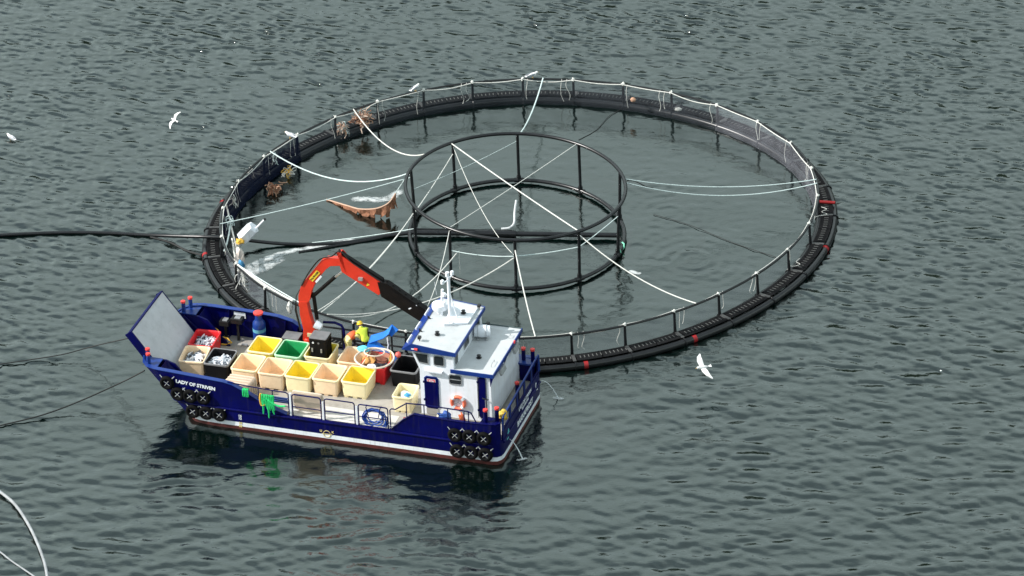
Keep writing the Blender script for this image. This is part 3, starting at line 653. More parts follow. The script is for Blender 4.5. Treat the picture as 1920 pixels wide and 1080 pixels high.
rod('lift_cylinder', (10.28, 3.95), (9.15, 5.12), .085, CRBLK); rod('cylinder_rod', (9.16, 5.10), (8.72, 5.52), .05, CHROME)
rod('lift_cylinder', (10.12, 2.85), (10.22, 4.15), .085, CRBLK, .0); rod('cylinder_rod', (10.08, 2.3), (10.12, 2.88), .05, CHROME)
MB().box((10.05-10.5, .15, 5.12-DZ), (.62, .02, .2), Matrix.Rotation(math.radians(52), 3, 'Y')).build('maker_plate', mat('plate_yellow', (.75, .55, .04), .5), crane)
text_mesh('PALFINGER', .12, BLACK, 'plate_lettering', crane, axes((-math.cos(math.radians(52)), 0, math.sin(math.radians(52))), (math.sin(math.radians(52)), 0, math.cos(math.radians(52))), (0, 1, 0), (10.05-10.5, .164, 5.12-DZ)), .002, .004)
MB().box((9.88-10.5, .145, 4.98-DZ), (.45, .016, .09), Matrix.Rotation(math.radians(52), 3, 'Y')).build('maker_plate', STRIPE, crane)
MB().prism(cz([(7.62, 5.12), (7.50, 5.02), (7.66, 4.94)]), .142, .15, 'y').build('warning_triangle', mat('plate_yellow', (.75, .55, .04), .5), crane)
MB().bbox(7.8-10.5, 8.0-10.5, .142, .24, 5.22-DZ, 5.36-DZ).build('boom_bracket', STEEL, crane)
MB().box((5.55-10.5, .175, 4.2-DZ), (.45, .012, .05), Matrix.Rotation(math.radians(32), 3, 'Y')).build('stencil', STRIPE, crane)
for k in range(3): MB().tube([(10.85-10.5+.03*k, .1, 2.2-DZ), (11.05-10.5+.03*k, .05, 3.2-DZ), (11.02-10.5, .05, 3.9-DZ), (10.75-10.5, .08, 4.4-DZ)], .02, 6).build('hydraulic_hose', BLACK, crane, smooth=True)
for k in range(3):
    MB().tube(smooth_pts([(u_-10.5, .13+.02*k, z_-DZ+.03*k) for u_, z_ in ((10.7, 4.5), (10.3, 5.25), (9.75, 5.98), (9.2, 6.2), (8.8, 6.5), (8.3, 6.02), (7.6, 5.6), (6.9, 5.2))], 4), .016, 5).build('hydraulic_hose', BLACK, crane, smooth=True)
MB().bbox(.45, 1.25, -.35, .35, .0, .75).build('valve_block', BLACK, crane); MB().bbox(.47, 1.23, -.33, .33, .752, .79).build('valve_cover', BOX, crane)
MB().bbox(-.25, .05, .152, .2, .95, 1.12).build('control_panel', mat('panel_cream', (.6, .5, .3), .6), crane)
wl = on_boat('work_lamp', 9.98, -2.05, 2.55, 0)
MB().lathe([(.05, -.2), (.16, -.15), (.19, .05), (.19, .17), (.15, .17), (.13, .02)], (0, 0, .12), 16, 0, Matrix.Rotation(1.1, 3, 'Y')).build('lamp_shell', STRIPE, wl, smooth=True)
MB().cyl((0, 0, -1.5), (0, 0, .02), .03, 8).build('lamp_stem', BLACK, wl)
tag(wl, 'round white work lamp beside the foot of the red crane', 'lamp')

# ================================================================== insulated fish tubs
def make_tub(name, cols, u, v, rz=0, hx=.61, hy=.71, hz=.85, foot=.10):
    o = on_boat(name, u, v, DZ+.008, rz)
    L = [rrect(hx-.07, hy-.07, .09, foot), rrect(hx-.045, hy-.045, .10, hz*.45), rrect(hx-.03, hy-.03, .11, hz-.1), rrect(hx, hy, .13, hz-.075), rrect(hx, hy, .13, hz-.015), rrect(hx-.012, hy-.012, .125, hz),
         rrect(hx-.055, hy-.055, .10, hz), rrect(hx-.068, hy-.068, .10, hz-.015), rrect(hx-.09, hy-.09, .10, hz-.09), rrect(hx-.13, hy-.13, .09, foot+.09)]
    mis = [0, 0, 1, 1, 1, 1, 1, 2, 2, 2]
    MB().loft(L, mis=mis[:9]+[2]).build('tub', cols, o, smooth=True)
    for k in (-1, 0, 1): MB().bbox(k*(hx-.2)-.1, k*(hx-.2)+.1, -hy+.1, hy-.1, 0, foot+.02).build('skid', cols[0], o, bevel=.015)
    MB().cyl((-hx+.06, 0, .22), (-hx+.03, 0, .22), .05, 10).build('drain_plug', cols[1], o)
    return o
P3 = [PEACH]*3; Y3 = [CREAM, CREAM, YEL]; G3 = [MINT, MINT, GREEN]; R3 = [REDT]*3; B3 = [BLKT, BOX, BLKT]; C3 = [CREAM]*3  # cream tubs' yellow insides: light bounced between the walls, put into colour
TUBG = 'fish tubs on the work boat deck'
tubs = {}
for k, (key, cols, u, v, rz, lab) in enumerate([
    ('n1', [PEACH, CREAM, PEACH], 12.36, .50, .0, 'empty peach tub at the bow end of the near row, behind the leaning lids'),
    ('n2', P3, 11.10, .53, .01, 'empty peach tub second from the bow in the near row of five'),
    ('n3', Y3, 9.86, .49, -.01, 'empty cream tub, its inside yellow with bounced light, in the middle of the near row of five'),
    ('n4', [PEACH, CREAM, PEACH], 8.62, .40, .0, 'empty peach tub second from the wheelhouse end of the near row'),
    ('n5', Y3, 7.32, .30, .01, 'empty cream tub, its inside yellow with bounced light, at the wheelhouse end of the near row of five'),
    ('yf', [YEL, CREAM, YEL], 12.20, -1.12, .0, 'bright yellow empty tub in the far row beside the green tub'),
    ('gr', G3, 10.92, -1.10, .0, 'green tub with mint rim in the far row'),
    ('tb', Y3, 9.62, -1.32, .01, 'cream tub in the far row with a black crate standing in it'),
    ('t4', P3, 8.05, -1.25, .0, 'empty peach tub in front of the two bending workers'),
    ('rd', R3, 6.95, -1.10, .0, 'red tub carrying the round hoop net'),
    ('bk', B3, 5.55, -1.12, .0, 'black tub standing against the front of the wheelhouse'),
    ('rb', R3, 15.0, -1.02, .06, 'red tub full of dead fish against the bow ramp'),
    ('pb', P3, 14.92, .42, .12, 'peach tub full of dead fish just inside the port bow'),
    ('bb', B3, 13.72, .36, .02, 'black tub full of dead fish beside the peach bow tub'),
]):
    t = make_tub('fish_tub', cols, u, v, rz, hx=.585 if key in ('rb', 'pb', 'bb') else .61); tag(t, lab, 'tub', TUBG); tubs[key] = (u, v, rz)
t = make_tub('fish_tub', C3, 4.92, 1.02, .03, hx=.47, hy=.60, hz=.82); tag(t, 'small cream tub holding a blue and white bundle beside the wheelhouse door', 'tub', TUBG)
# crate standing in a tub
cr = on_boat('plastic_crate', 9.66, -1.36, DZ+.12)
L = [rrect(.36, .33, .05, 0), rrect(.40, .36, .05, 1.35), rrect(.41, .37, .05, 1.36), rrect(.41, .37, .05, 1.44)]
MB().loft(L).build('crate_body', BLKT, cr, smooth=True); MB().loft([rrect(.40, .36, .05, 1.442), rrect(.39, .35, .05, 1.47)]).build('crate_lid', BOX, cr)
for x in (-.25, -.1, .05, .2): MB().bbox(-.43, -.40, x, x+.05, .5, 1.3).build('crate_rib', BLKT, cr)
for x in (-.2, .22): MB().bbox(x, x+.07, .37, .385, .78, .98).build('crate_latch', STEEL, cr)
for x in (-.05, .2): MB().cyl((x, .365, 1.25), (x, .385, 1.25), .045, 10).build('crate_rivet', BOX if x < 0 else STRIPE, cr)
tag(cr, 'tall black plastic crate with grey lid standing in a cream tub', 'crate')
# hoop net over the red tub
hn = on_boat('hoop_net', 7.05, -1.05, 2.02)
mb = MB(); R = .86
MB().tube([(R*math.cos(a), R*.98*math.sin(a), .03*math.sin(2*a)) for a in np.linspace(0, 2*PI, 33)[:-1]], .042, 8, True).build('hoop', mat('hoop_tube', (.68, .60, .50), .6), hn, smooth=True)
MB().tube([(.1+.45*math.cos(a), -.3+.36*math.sin(a), .12) for a in np.linspace(0, 2*PI, 25)[:-1]], .03, 8, True).build('inner_hoop', mat('hoop_tube', (.68, .60, .50), .6), hn, smooth=True)
mb = MB(); pr = [(.84, 0), (.7, -.15), (.5, -.3), (.28, -.38), (.05, -.40)]; n = 24; vs = []; fs = []
for r_, z_ in pr: vs += [(r_*math.cos(2*PI*k/n), r_*math.sin(2*PI*k/n), z_) for k in range(n)]
for i in range(len(pr)-1): fs += [(i*n+k, i*n+(k+1) % n, (i+1)*n+(k+1) % n, (i+1)*n+k) for k in range(n)]
MB().add(vs, fs).build('net_bag', HOOPN, hn, smooth=True)
def crumple(name, par, c, s, mt, seed, sub=3, amp=.35):
    bm = bmesh.new(); bmesh.ops.create_icosphere(bm, subdivisions=sub, radius=1); r = random.Random(seed)
    ph = [(r.uniform(2, 6), r.uniform(2, 6), r.uniform(2, 6), r.uniform(0, 6)) for _ in range(6)]
    for v in bm.verts:
        d = 1+amp*sum(math.sin(a*v.co.x+b*v.co.y+c2*v.co.z+d2) for a, b, c2, d2 in ph)/3
        if sub > 3: d += amp*.6*(r.random()-.5)
        v.co = Vector((v.co.x*d*s[0]+c[0], v.co.y*d*s[1]+c[1], v.co.z*d*s[2]+c[2]))
    me = bpy.data.meshes.new(name); bm.to_mesh(me); bm.free(); me.materials.append(mt)
    o = bpy.data.objects.new(name, me); COL.objects.link(o)
    if par: o.parent = par
    return o
crumple('net_fold', hn, (.35, -.05, -.22), (.26, .34, .10), mat('amber_net', (.55, .27, .08), .8), 3); crumple('net_fold', hn, (-.2, -.32, -.24), (.30, .24, .08), mat('dark_brown_net', (.16, .05, .03), .9), 4); crumple('net_fold', hn, (-.3, .3, -.2), (.26, .2, .1), DARKJ, 5); crumple('net_fold', hn, (-.05, .45, -.16), (.2, .14, .07), STRIPE, 6)
for k in range(5): MB().tube([(-.55-.05*k, -.55+.13*k, .1), (-.58-.05*k, -.5+.13*k, -.02), (-.5-.05*k, -.42+.13*k, -.25)], .018, 6).build('net_cord', ROPEY, hn)
tag(hn, 'round landing net with pale tubular hoop lying on the red tub', 'net')
cy = crumple('mesh_bag', None, (0, 0, 0), (.24, .15, .10), CYAN, 9, amp=.45); cy.location = bw(7.72, -1.55, 2.12); cy.rotation_euler = (0, 0, HEAD); tag(cy, 'small cyan mesh bag lying between the peach tub and the hoop net', 'bag')
fl = crumple('pick_up_float', None, (0, 0, 0), (.13, .13, .14), mat('pinkish_red', (.7, .12, .1), .5), 2, amp=.05); fl.location = bw(6.12, -1.55, 2.04); tag(fl, 'small pinkish red float beside the hoop net rim', 'float')
bd = crumple('plastic_bundle', None, (0, 0, 0), (.3, .28, .2), mat('bundle_white', (.6, .68, .7), .6, var=.1), 12, amp=.3); bd.location = bw(4.95, .98, 1.55); b2 = crumple('bundle_wrap', bd, (.08, -.1, .12), (.15, .13, .1), mat('bundle_blue', (.05, .28, .6), .5), 14, amp=.3)
tag(bd, 'crumpled blue and white plastic bundle inside the small cream tub', 'bundle')
rb = crumple('red_bundle', None, (0, 0, 0), (.42, .2, .16), mat('dark_red_cloth', (.30, .015, .02), .7), 21, amp=.25); rb.location = bw(4.25, 2.3, DZ+.16); tag(rb, 'dark red rounded bundle on deck behind the quarter rail', 'bundle')
yb = crumple('yellow_bundle', None, (0, 0, 0), (.2, .22, .26), mat('mustard', (.65, .42, .06), .6), 23, amp=.25); yb.location = bw(.15, 2.12, 2.0); tag(yb, 'mustard yellow bundle beside the port stern bollards', 'bundle')
wb = crumple('white_bundle', None, (0, 0, 0), (.16, .15, .3), mat('offwhite', (.62, .58, .48), .7), 25, amp=.3); wb.location = bw(2.98, 2.35, DZ+.32); tag(wb, 'off-white rag bundle on deck below the life ring', 'bundle')
ob = crumple('orange_bundle', None, (0, 0, 0), (.13, .12, .32), mat('orange_rag', (.65, .14, .05), .7), 27, amp=.3); ob.location = bw(1.86, 2.5, 1.75); tag(ob, 'orange rag hanging inside the quarter rail', 'rag')
bh = crumple('blue_bag', None, (0, 0, 0), (.3, .22, .2), mat('bag_blue', (.015, .07, .30), .6), 29, amp=.3); bh.location = bw(2.62, 2.6, 1.85); tag(bh, 'small blue bag behind the quarter rail below the window', 'bag')

# dead fish heaped in the three bow tubs
def fish_mesh():
    mb = MB(); L = .52; sec = [(0, .008, .01), (.06, .035, .045), (.16, .05, .065), (.28, .048, .062), (.38, .03, .04), (.45, .012, .02)]
    mb.loft([[(x-.24, a*math.cos(t), b*math.sin(t)) for t in [2*PI*k/8 for k in range(8)]] for x, a, b in sec])
    mb.add([(.2, 0, 0), (.30, .0, .075), (.27, 0, 0), (.30, 0, -.075), (.2, .012, 0), (.30, .008, .075), (.27, .008, 0), (.30, .008, -.075)], [(0, 1, 2), (0, 2, 3), (4, 6, 5), (4, 7, 6), (0, 4, 5, 1), (1, 5, 6, 2), (2, 6, 7, 3), (3, 7, 4, 0)])
    me = mb.build('fish', FISH, None, smooth=True); return me
f0 = fish_mesh(); f1 = fish_mesh(); f1.data.materials[0] = FISHD
fm = [f0.data, f0.data, f0.data, f1.data]; bpy.data.objects.remove(f0); bpy.data.objects.remove(f1)
for key, lab in (('rb', 'silver dead fish heaped in the red bow tub'), ('pb', 'silver dead fish heaped in the peach bow tub'), ('bb', 'silver dead fish heaped in the black bow tub')):
    u, v, rz = tubs[key]
    hb = MB(); nn = 9; vs = [(-.44+.88*i/(nn-1), -.54+1.08*j/(nn-1), .40+.10*math.cos(1.2*(i/(nn-1)-.5)*2)*math.cos(1.2*(j/(nn-1)-.5)*2)+random.uniform(-.02, .02)) for j in range(nn) for i in range(nn)]
    for k in range(58):
        x, y = random.uniform(-.34, .34), random.uniform(-.46, .46)
        d = bpy.data.objects.new('fish', random.choice(fm)); COL.objects.link(d)
        z = DZ+.53+.14*(1-(x/.45)**2)*(1-(y/.55)**2)+random.uniform(-.06, .05)+.03*(k/58)
        d.location = bw(u+x*math.cos(rz)-y*math.sin(rz), v+x*math.sin(rz)+y*math.cos(rz), z)
        d.rotation_euler = (random.uniform(-1.5, 1.5), random.uniform(-.35, .35), random.uniform(0, 2*PI)); s = random.uniform(.75, 1.1); d.scale = (s, s, s)
        tag(d, lab, 'fish', 'dead fish in the bow tubs')
    # slurry under the fish
    sl_ = MB().add([(x, y, .50) for x, y, z in rrect(.465, .59, .08, 0)], [tuple(range(20))]).build('fish_slurry', FISHD, None); sl_.location = bw(u, v, DZ); sl_.rotation_euler = (0, 0, HEAD+rz)
    tag(sl_, 'dark mass of fish lying under the top layer in the %s bow tub' % {'rb': 'red', 'pb': 'peach', 'bb': 'black'}[key], 'fish', kind='stuff')

# tub lids leaning at the side
def lid(u, v, z, tilt, lab, yaw=0, L=1.24, H=.82):
    o = on_boat('tub_lid', u, v, z, yaw)
    body = MB().loft([[(x, 0+dy, y) for x, y, _ in rrect(L/2-i, H/2-i, .12, 0)] for dy, i in ((-.045, .02), (-.03, 0), (.03, 0), (.045, .02))]).build('lid_panel', LID, o, smooth=True)
    MB().loft([[(x, dy, y) for x, y, _ in rrect(L/2-.09, H/2-.09, .1, 0)] for dy in (.046, .054)]).build('lid_recess', LID, o)
    o.rotation_euler = (tilt, 0, HEAD+yaw); tag(o, lab, 'lid', 'tub lids leaning at the port side'); return o
for k in range(4): lid(12.22+.02*k, 1.58+.21*k, DZ+.43, math.radians(-6), ['rearmost lid of the leaning stack, against the near row of tubs', 'second lid from the tubs in the leaning stack at the port bow', 'third lid from the tubs in the leaning stack at the port bow', 'foremost lid of the leaning stack, next to the port bulwark'][k])
lid(8.80, 2.62, DZ+.62, math.radians(-14), 'single lid leaning against the foremost side gate amidships', 0, 1.42, 1.12)
# life ring, liferaft
lr = on_boat('life_ring', 2.34, VB+.075, 1.98)
seg = 4
for k in range(4):
    for (a0, a1, mt, nm) in ((k*90-33, k*90+33, ORANGE, 'ring_segment'), (k*90+33, k*90+57, STRIPE, 'ring_band')):
        A = [math.radians(a0+(a1-a0)*i/6) for i in range(7)]
        MB().tube([(.29*math.cos(t), 0, .29*math.sin(t)) for t in A], .075 if mt is ORANGE else .079, 10, False, cap=False).build(nm, mt, lr, smooth=True)
for a in (90, 210, 330): MB().cyl((0, -.02, 0), (.24*math.cos(math.radians(a)), -.02, .24*math.sin(math.radians(a))), .012, 6).build('ring_bracket', STEEL, lr)
tag(lr, 'orange life ring with white bands hung on the wheelhouse side', 'life ring')
rf = on_boat('liferaft_canister', 2.12, -1.35, 3.575, .25)
MB().lathe([(.05, -.36), (.24, -.34), (.27, -.2), (.285, -.03), (.285, .03), (.27, .2), (.24, .34), (.05, .36)], (0, 0, .36), 14, 0, Matrix.Rotation(PI/2, 3, 'Y')).build('canister', WHITE, rf, smooth=True)
for x in (-.18, .18):
    MB().tube([(x, .29*math.cos(a), .36+.29*math.sin(a)) for a in np.linspace(0, 2*PI, 21)[:-1]], .012, 5, True).build('strap', STEEL, rf); MB().bbox(x-.03, x+.03, -.25, .25, 0, .1).build('cradle', STEEL, rf)
tag(rf, 'white liferaft canister on the lower wheelhouse roof', 'liferaft')

# tyre fenders with cross chains
def tyre(u, v, z, lab, yaw=0):
    o = on_boat('tyre_fender', u, v, z, yaw)
    MB().tube([(.235*math.cos(a), 0, .235*math.sin(a)) for a in np.linspace(0, 2*PI, 25)[:-1]], .10, 10, True).build('tyre', RUBBER, o, smooth=True)
    r = random.uniform(-.15, .15)
    for a in (45, 135):
        a = math.radians(a)+r; MB().cyl((-.23*math.cos(a), .05, -.23*math.sin(a)), (.23*math.cos(a), .05, .23*math.sin(a)), .016, 6).build('cross_chain', STEEL, o)
    for sx in (-1, 1): MB().cyl((sx*.2, -.02, .2), (sx*.34, -.06, .33), .022, 6).build('hanger_chain', STEEL, o)
    tag(o, lab, 'tyre', 'tyre fenders chained to the hull')
tyre(15.18, 3.08, 1.92, 'single tyre fender highest on the bow, left of the ship name')
for k, (px, py) in enumerate(((333, 739), (356, 743), (381, 746))):
    q = Lv(px, py, 3.1); tyre(q.x, 3.09, q.z, ['tyre nearest the stem in the middle bow row, below the ship name', 'middle tyre of the row below the ship name', 'aftmost tyre of the row below the ship name'][k])
for k, (px, py) in enumerate(((361, 772), (386, 775), (411, 778))):
    q = Lv(px, py, 3.1); tyre(q.x, 3.08 if k else 3.06, q.z, ['tyre nearest the stem in the lowest bow row at the waterline', 'middle tyre of the lowest bow row at the waterline', 'aftmost tyre of the lowest bow row, at the start of the white stripe'][k])
for r_, row in enumerate((((853, 816), (880, 819), (907, 823)), ((857, 846), (883, 849), (910, 853)))):
    for k, (px, py) in enumerate(row):
        q = Lv(px, py, 3.1); tyre(q.x, 3.09, q.z, '%s tyre of the %s row at the stern quarter' % (['forward', 'middle', 'aftmost'][k], ['upper', 'lower'][r_]))

# ropes and hose on the boat
def cord(name, pts, r, mt, label=None, cat='rope', group=None, parent=None, n=6, sub=6):
    o = MB().tube(smooth_pts(pts, sub), r, n).build(name, mt, parent, smooth=True)
    if label: tag(o, label, cat, group)
    return o
gr = on_boat('green_rope', 10.55, 3.04, 2.0)
for k in range(7):
    x = -.25+.08*k; d = random.uniform(.45, 1.15)
    MB().tube(smooth_pts([(x, -.05, -.05), (x-.02, .1, .0), (x-.08, .12, -d*.5), (x-.1+random.uniform(-.15, .1), .1, -d), (x-.05, .13, -d*.55), (x+.06, .08, -.02)], 4), .028, 6).build('rope_loop', ROPEG, gr, smooth=True)
MB().tube(smooth_pts([(.1, .1, -.05), (-.25, .14, -.3), (-.55, .12, -.42), (-.85, .1, -.40)], 5), .04, 6).build('rope_loop', ROPEG, gr, smooth=True)
for k in range(4): MB().tube(smooth_pts([(-.1-.07*k, .06, .03), (-.1-.07*k, .1, -.2), (-.02-.05*k, .1, -.35)], 4), .03, 6).build('rope_loop', ROPEG, gr, smooth=True)
MB().tube(smooth_pts([(.28, .06, .05), (.3, .1, -.2), (.25, .1, -.5), (.1, .1, -.45)], 4), .05, 6).build('rope_loop', ROPEY, gr, smooth=True)
tag(gr, 'bright green rope tangle hanging over the port bulwark', 'rope')
g2 = on_boat('green_rope', 11.55, 3.0, 2.1)
for k in range(4): MB().tube(smooth_pts([(-.12+.07*k, -.05, 0), (-.12+.07*k, .1, .03), (-.14+.08*k, .1, -.25), (-.1+.06*k, .08, -.32)], 4), .035, 6).build('rope_loop', ROPEG, g2, smooth=True)
tag(g2, 'small green rope hank over the bulwark forward of the larger tangle', 'rope')
MB().tube([(12.4, 2.93, 2.30), (11.5, 2.93, 2.22), (10.0, 2.93, 2.17)], .026, 8).build('bulwark_rail', NAVY, boat, smooth=True)
for u in (11.0, 10.35): MB().cyl((u, 2.93, 1.4), (u, 2.93, 2.19), .024, 8).build('rail_post', NAVY, boat)
for k in range(3): MB().box((10.15, 2.45+.1*k, 1.35+.16*k), (.75, .08, .05)).build('gate_step', BLUE, boat)
hc = on_boat('hose_coil', 5.72, 2.86, 1.52)
HB_ = mat('hose_blue', (.015, .06, .30), .45, var=.2)
for k in range(8):
    r = .34+.03*k+random.uniform(-.03, .03); cx = random.uniform(-.06, .06); cz_ = random.uniform(-.07, .05)-.02*k
    MB().tube([(cx+r*1.05*math.cos(a), random.uniform(-.04, .05), cz_+r*.92*math.sin(a)) for a in np.linspace(0, 2*PI, 25)[:-1]], .03, 6, True).build('hose_turn', HB_, hc, smooth=True)
for x in (-.22, .24): MB().tube([(x, .12, .05), (x*1.4, .12, .5), (x*1.4, -.05, .52)], .022, 6).build('hose_tie', NAVY, hc)
tag(hc, 'coiled blue hose hung on the aftmost side gate', 'hose')
# blue chute by the starboard rail
ch = on_boat('blue_chute', 7.05, -2.35, DZ)
def sheet(name, par, quads, mt, th=.03):
    mb = MB()
    for qd in quads: mb.add(qd, [(0, 1, 2, 3)])
    return mb.build(name, mt, par, solid=th)
sheet('chute_tray', ch, [[(.65, -.1, 1.2), (.65, .45, 1.0), (-.75, .75, .25), (-.75, .2, .35)]], TARP); sheet('chute_side', ch, [[(.65, .46, .98), (-.75, .76, .22), (-.75, .74, .10), (.65, .48, .78)]], TARP)
sheet('chute_tray', ch, [[(.65, -.15, 1.2), (.6, .3, 1.05), (.0, .1, 1.28), (.05, -.3, 1.4)], [(.0, .1, 1.28), (.05, -.3, 1.4), (-.3, -.35, 1.75), (-.25, .05, 1.5)]], TARP); sheet('chute_hood', ch, [[(.02, -.3, 1.42), (-.28, -.36, 1.78), (-.6, -.3, 1.6), (-.3, -.2, 1.25)]], TARP)
for p in ((.5, .15), (-.25, .1), (-.6, .4)): MB().cyl((p[0], p[1], 0), (p[0], p[1], .95 if p[0] > 0 else (1.2 if p[0] > -.4 else .3)), .035, 8).build('chute_leg', NAVY, ch)
MB().tube([(-.2, .1, 1.35), (-.25, .14, 1.0), (-.2, .14, .75)], .03, 6).build('chute_strap', STRIPE, ch)
tag(ch, 'bright blue folding fish chute at the starboard rail beside the workers', 'chute')

# ================================================================== two workers bending at the starboard rail
def person(u, v, face, lean, cols, label, vest=None, arm_z=.92):
    root = on_boat('person', u, v, DZ+.01, face)
    ca, sa = math.cos(lean), math.sin(lean)
    def sp(d, y=0): return (d*sa, y, .90+d*ca)                 # along the bent spine
    J = {'pel': (0, 0, .90), 'bel': sp(.18), 'che': sp(.40), 'nck': sp(.56), 'hd0': (sp(.62)[0]+.03, 0, sp(.62)[2]), 'hd1': (sp(.72)[0]+.05, 0, sp(.72)[2]-.01)}
    R = {'pel': .155, 'bel': .15, 'che': .165, 'nck': .065, 'hd0': .085, 'hd1': .088}
    E = [('pel', 'bel'), ('bel', 'che'), ('che', 'nck'), ('nck', 'hd0'), ('hd0', 'hd1')]
    for s, t in ((1, 'l'), (-1, 'r')):
        J['sh'+t] = sp(.45, s*.20); J['el'+t] = (J['sh'+t][0]+.16, s*.27, J['sh'+t][2]-.24); J['wr'+t] = (J['el'+t][0]+.22, s*.16, max(arm_z, J['el'+t][2]-.12)); J['ha'+t] = (J['wr'+t][0]+.08, s*.15, J['wr'+t][2]-.02)
        J['hi'+t] = (-.01, s*.10, .84); J['kn'+t] = (.07, s*.13, .47); J['an'+t] = (-.02, s*.14, .09); J['to'+t] = (.17, s*.15, .045)
        R.update({'sh'+t: .085, 'el'+t: .06, 'wr'+t: .042, 'ha'+t: .042, 'hi'+t: .115, 'kn'+t: .078, 'an'+t: .058, 'to'+t: .045})
        E += [('che', 'sh'+t), ('sh'+t, 'el'+t), ('el'+t, 'wr'+t), ('wr'+t, 'ha'+t), ('pel', 'hi'+t), ('hi'+t, 'kn'+t), ('kn'+t, 'an'+t), ('an'+t, 'to'+t)]
    names = list(J); me = bpy.data.meshes.new('body'); me.from_pydata([J[n] for n in names], [(names.index(a), names.index(b)) for a, b in E], [])
    o = bpy.data.objects.new('body', me); COL.objects.link(o)
    md = o.modifiers.new('skin', 'SKIN'); md.use_smooth_shade = True
    sv = me.skin_vertices[0].data
    for i, n in enumerate(names): sv[i].radius = (R[n], R[n]*(.8 if n in ('bel', 'che', 'pel') else 1)); sv[i].use_root = (n == 'pel')
    ss = o.modifiers.new('sub', 'SUBSURF'); ss.levels = 2; ss.render_levels = 2
    bpy.context.view_layer.update()
    me2 = bpy.data.meshes.new_from_object(o.evaluated_get(bpy.context.evaluated_depsgraph_get())); bpy.data.objects.remove(o)
    jac, trou = cols
    for mt in (jac, trou, SKIN, BLACK): me2.materials.append(mt)
    hc_ = Vector(J['hd1']); idx = []
    for pl in me2.polygons:
        c = pl.center; k = 1 if c.z < .86 and c.x < .35 else 0
        if c.z < .14: k = 3
        if (c-hc_).length < .15 or min((c-Vector(J['ha'+t])).length for t in 'lr') < .07: k = 2
        idx.append(k)
    me2.polygons.foreach_set('material_index', idx); me2.name = 'body'
    # fingers rooted in the palms, joined to the body mesh
    bm = bmesh.new(); bm.from_mesh(me2)
    b = bpy.data.objects.new('body', me2); COL.objects.link(b); b.parent = root; bm.free()
    for t, s in (('l', 1), ('r', -1)):
        h = Vector(J['ha'+t])
        fm_ = MB()
        for k in range(4): fm_.tube([h+Vector((.02, (k-1.5)*.022, 0)), h+Vector((.075, (k-1.5)*.024, -.01)), h+Vector((.10-.006*abs(k-1.5), (k-1.5)*.022, -.045))], [.011, .010, .008], 6)
        fm_.tube([h+Vector((-.01, -s*.03, 0)), h+Vector((.03, -s*.055, -.01)), h+Vector((.05, -s*.05, -.03))], [.012, .011, .009], 6)
        fm_.build('fingers', SKIN, root, smooth=True)
    hx = Vector(J['hd1'])
    hel = MB().lathe([(.135, -.02), (.155, -.015), (.13, .0), (.127, .05), (.105, .10), (.055, .135), (.01, .142)], hx+Vector((.0, 0, .035)), 18, 0, Matrix.Rotation(lean*.55, 3, 'Y')).build('helmet', HELM, root, smooth=True)
    MB().box(hx+Vector((.14, 0, .0)), (.08, .18, .015), Matrix.Rotation(lean*.6, 3, 'Y')).build('helmet_peak', HELM, root)
    # face: eyes, nose, mouth, ears and hair under the helmet
    fd = Vector((math.cos(lean*.55), 0, -math.sin(lean*.55))); up = Vector((fd.z*-1, 0, fd.x))
    mbf = MB()
    for s in (1, -1): mbf.box(hx+fd*.088+Vector((0, s*.032, 0))-up*.005, (.012, .022, .012), None, 0)
    mbf.build('eyes', DARKJ, root)
    mbf = MB().cyl(hx+fd*.085-up*.01, hx+fd*.115-up*.045, .012, 6, r1=.018); mbf.box(hx+fd*.084-up*.07, (.012, .045, .01))
    for s in (1, -1): mbf.box(hx+Vector((0, s*.09, 0))-up*.02, (.035, .018, .055))
    mbf.build('face_features', SKIN, root)
    MB().lathe([(.08, -.08), (.095, -.03), (.1, .02)], hx-fd*.012+up*.0, 12).build('hair', DARKJ, root, smooth=True)
    if vest:
        a0, a1 = Vector(sp(.1)), Vector(sp(.47)); ax = (a1-a0).normalized()
        lp = []
        for k, (f, hw_, hd_) in enumerate(((0, .175, .15), (.5, .19, .165), (1, .17, .14))):
            c = a0.lerp(a1, f); nx_ = Vector((ax.z, 0, -ax.x)); lp.append([c+Vector((0, 1, 0))*hw_*math.cos(t)+nx_*hd_*math.sin(t) for t in [2*PI*i/14 for i in range(14)]])
        MB().loft(lp, cap0=False, cap1=False).build('life_vest', vest, root, smooth=True, solid=.02)
    tag(root, label, 'person'); return root
person(8.80, -2.42, PI+.9, math.radians(74), (CREAMJ, CREAMJ), 'bending worker in pale yellow oilskins, orange vest and yellow helmet, nearer the tubs', ORJ, .62)
person(7.98, -2.55, -.80, math.radians(44), (HIVIS, DARKJ), 'bending worker in hi-vis yellow jacket and dark trousers at the starboard rail')

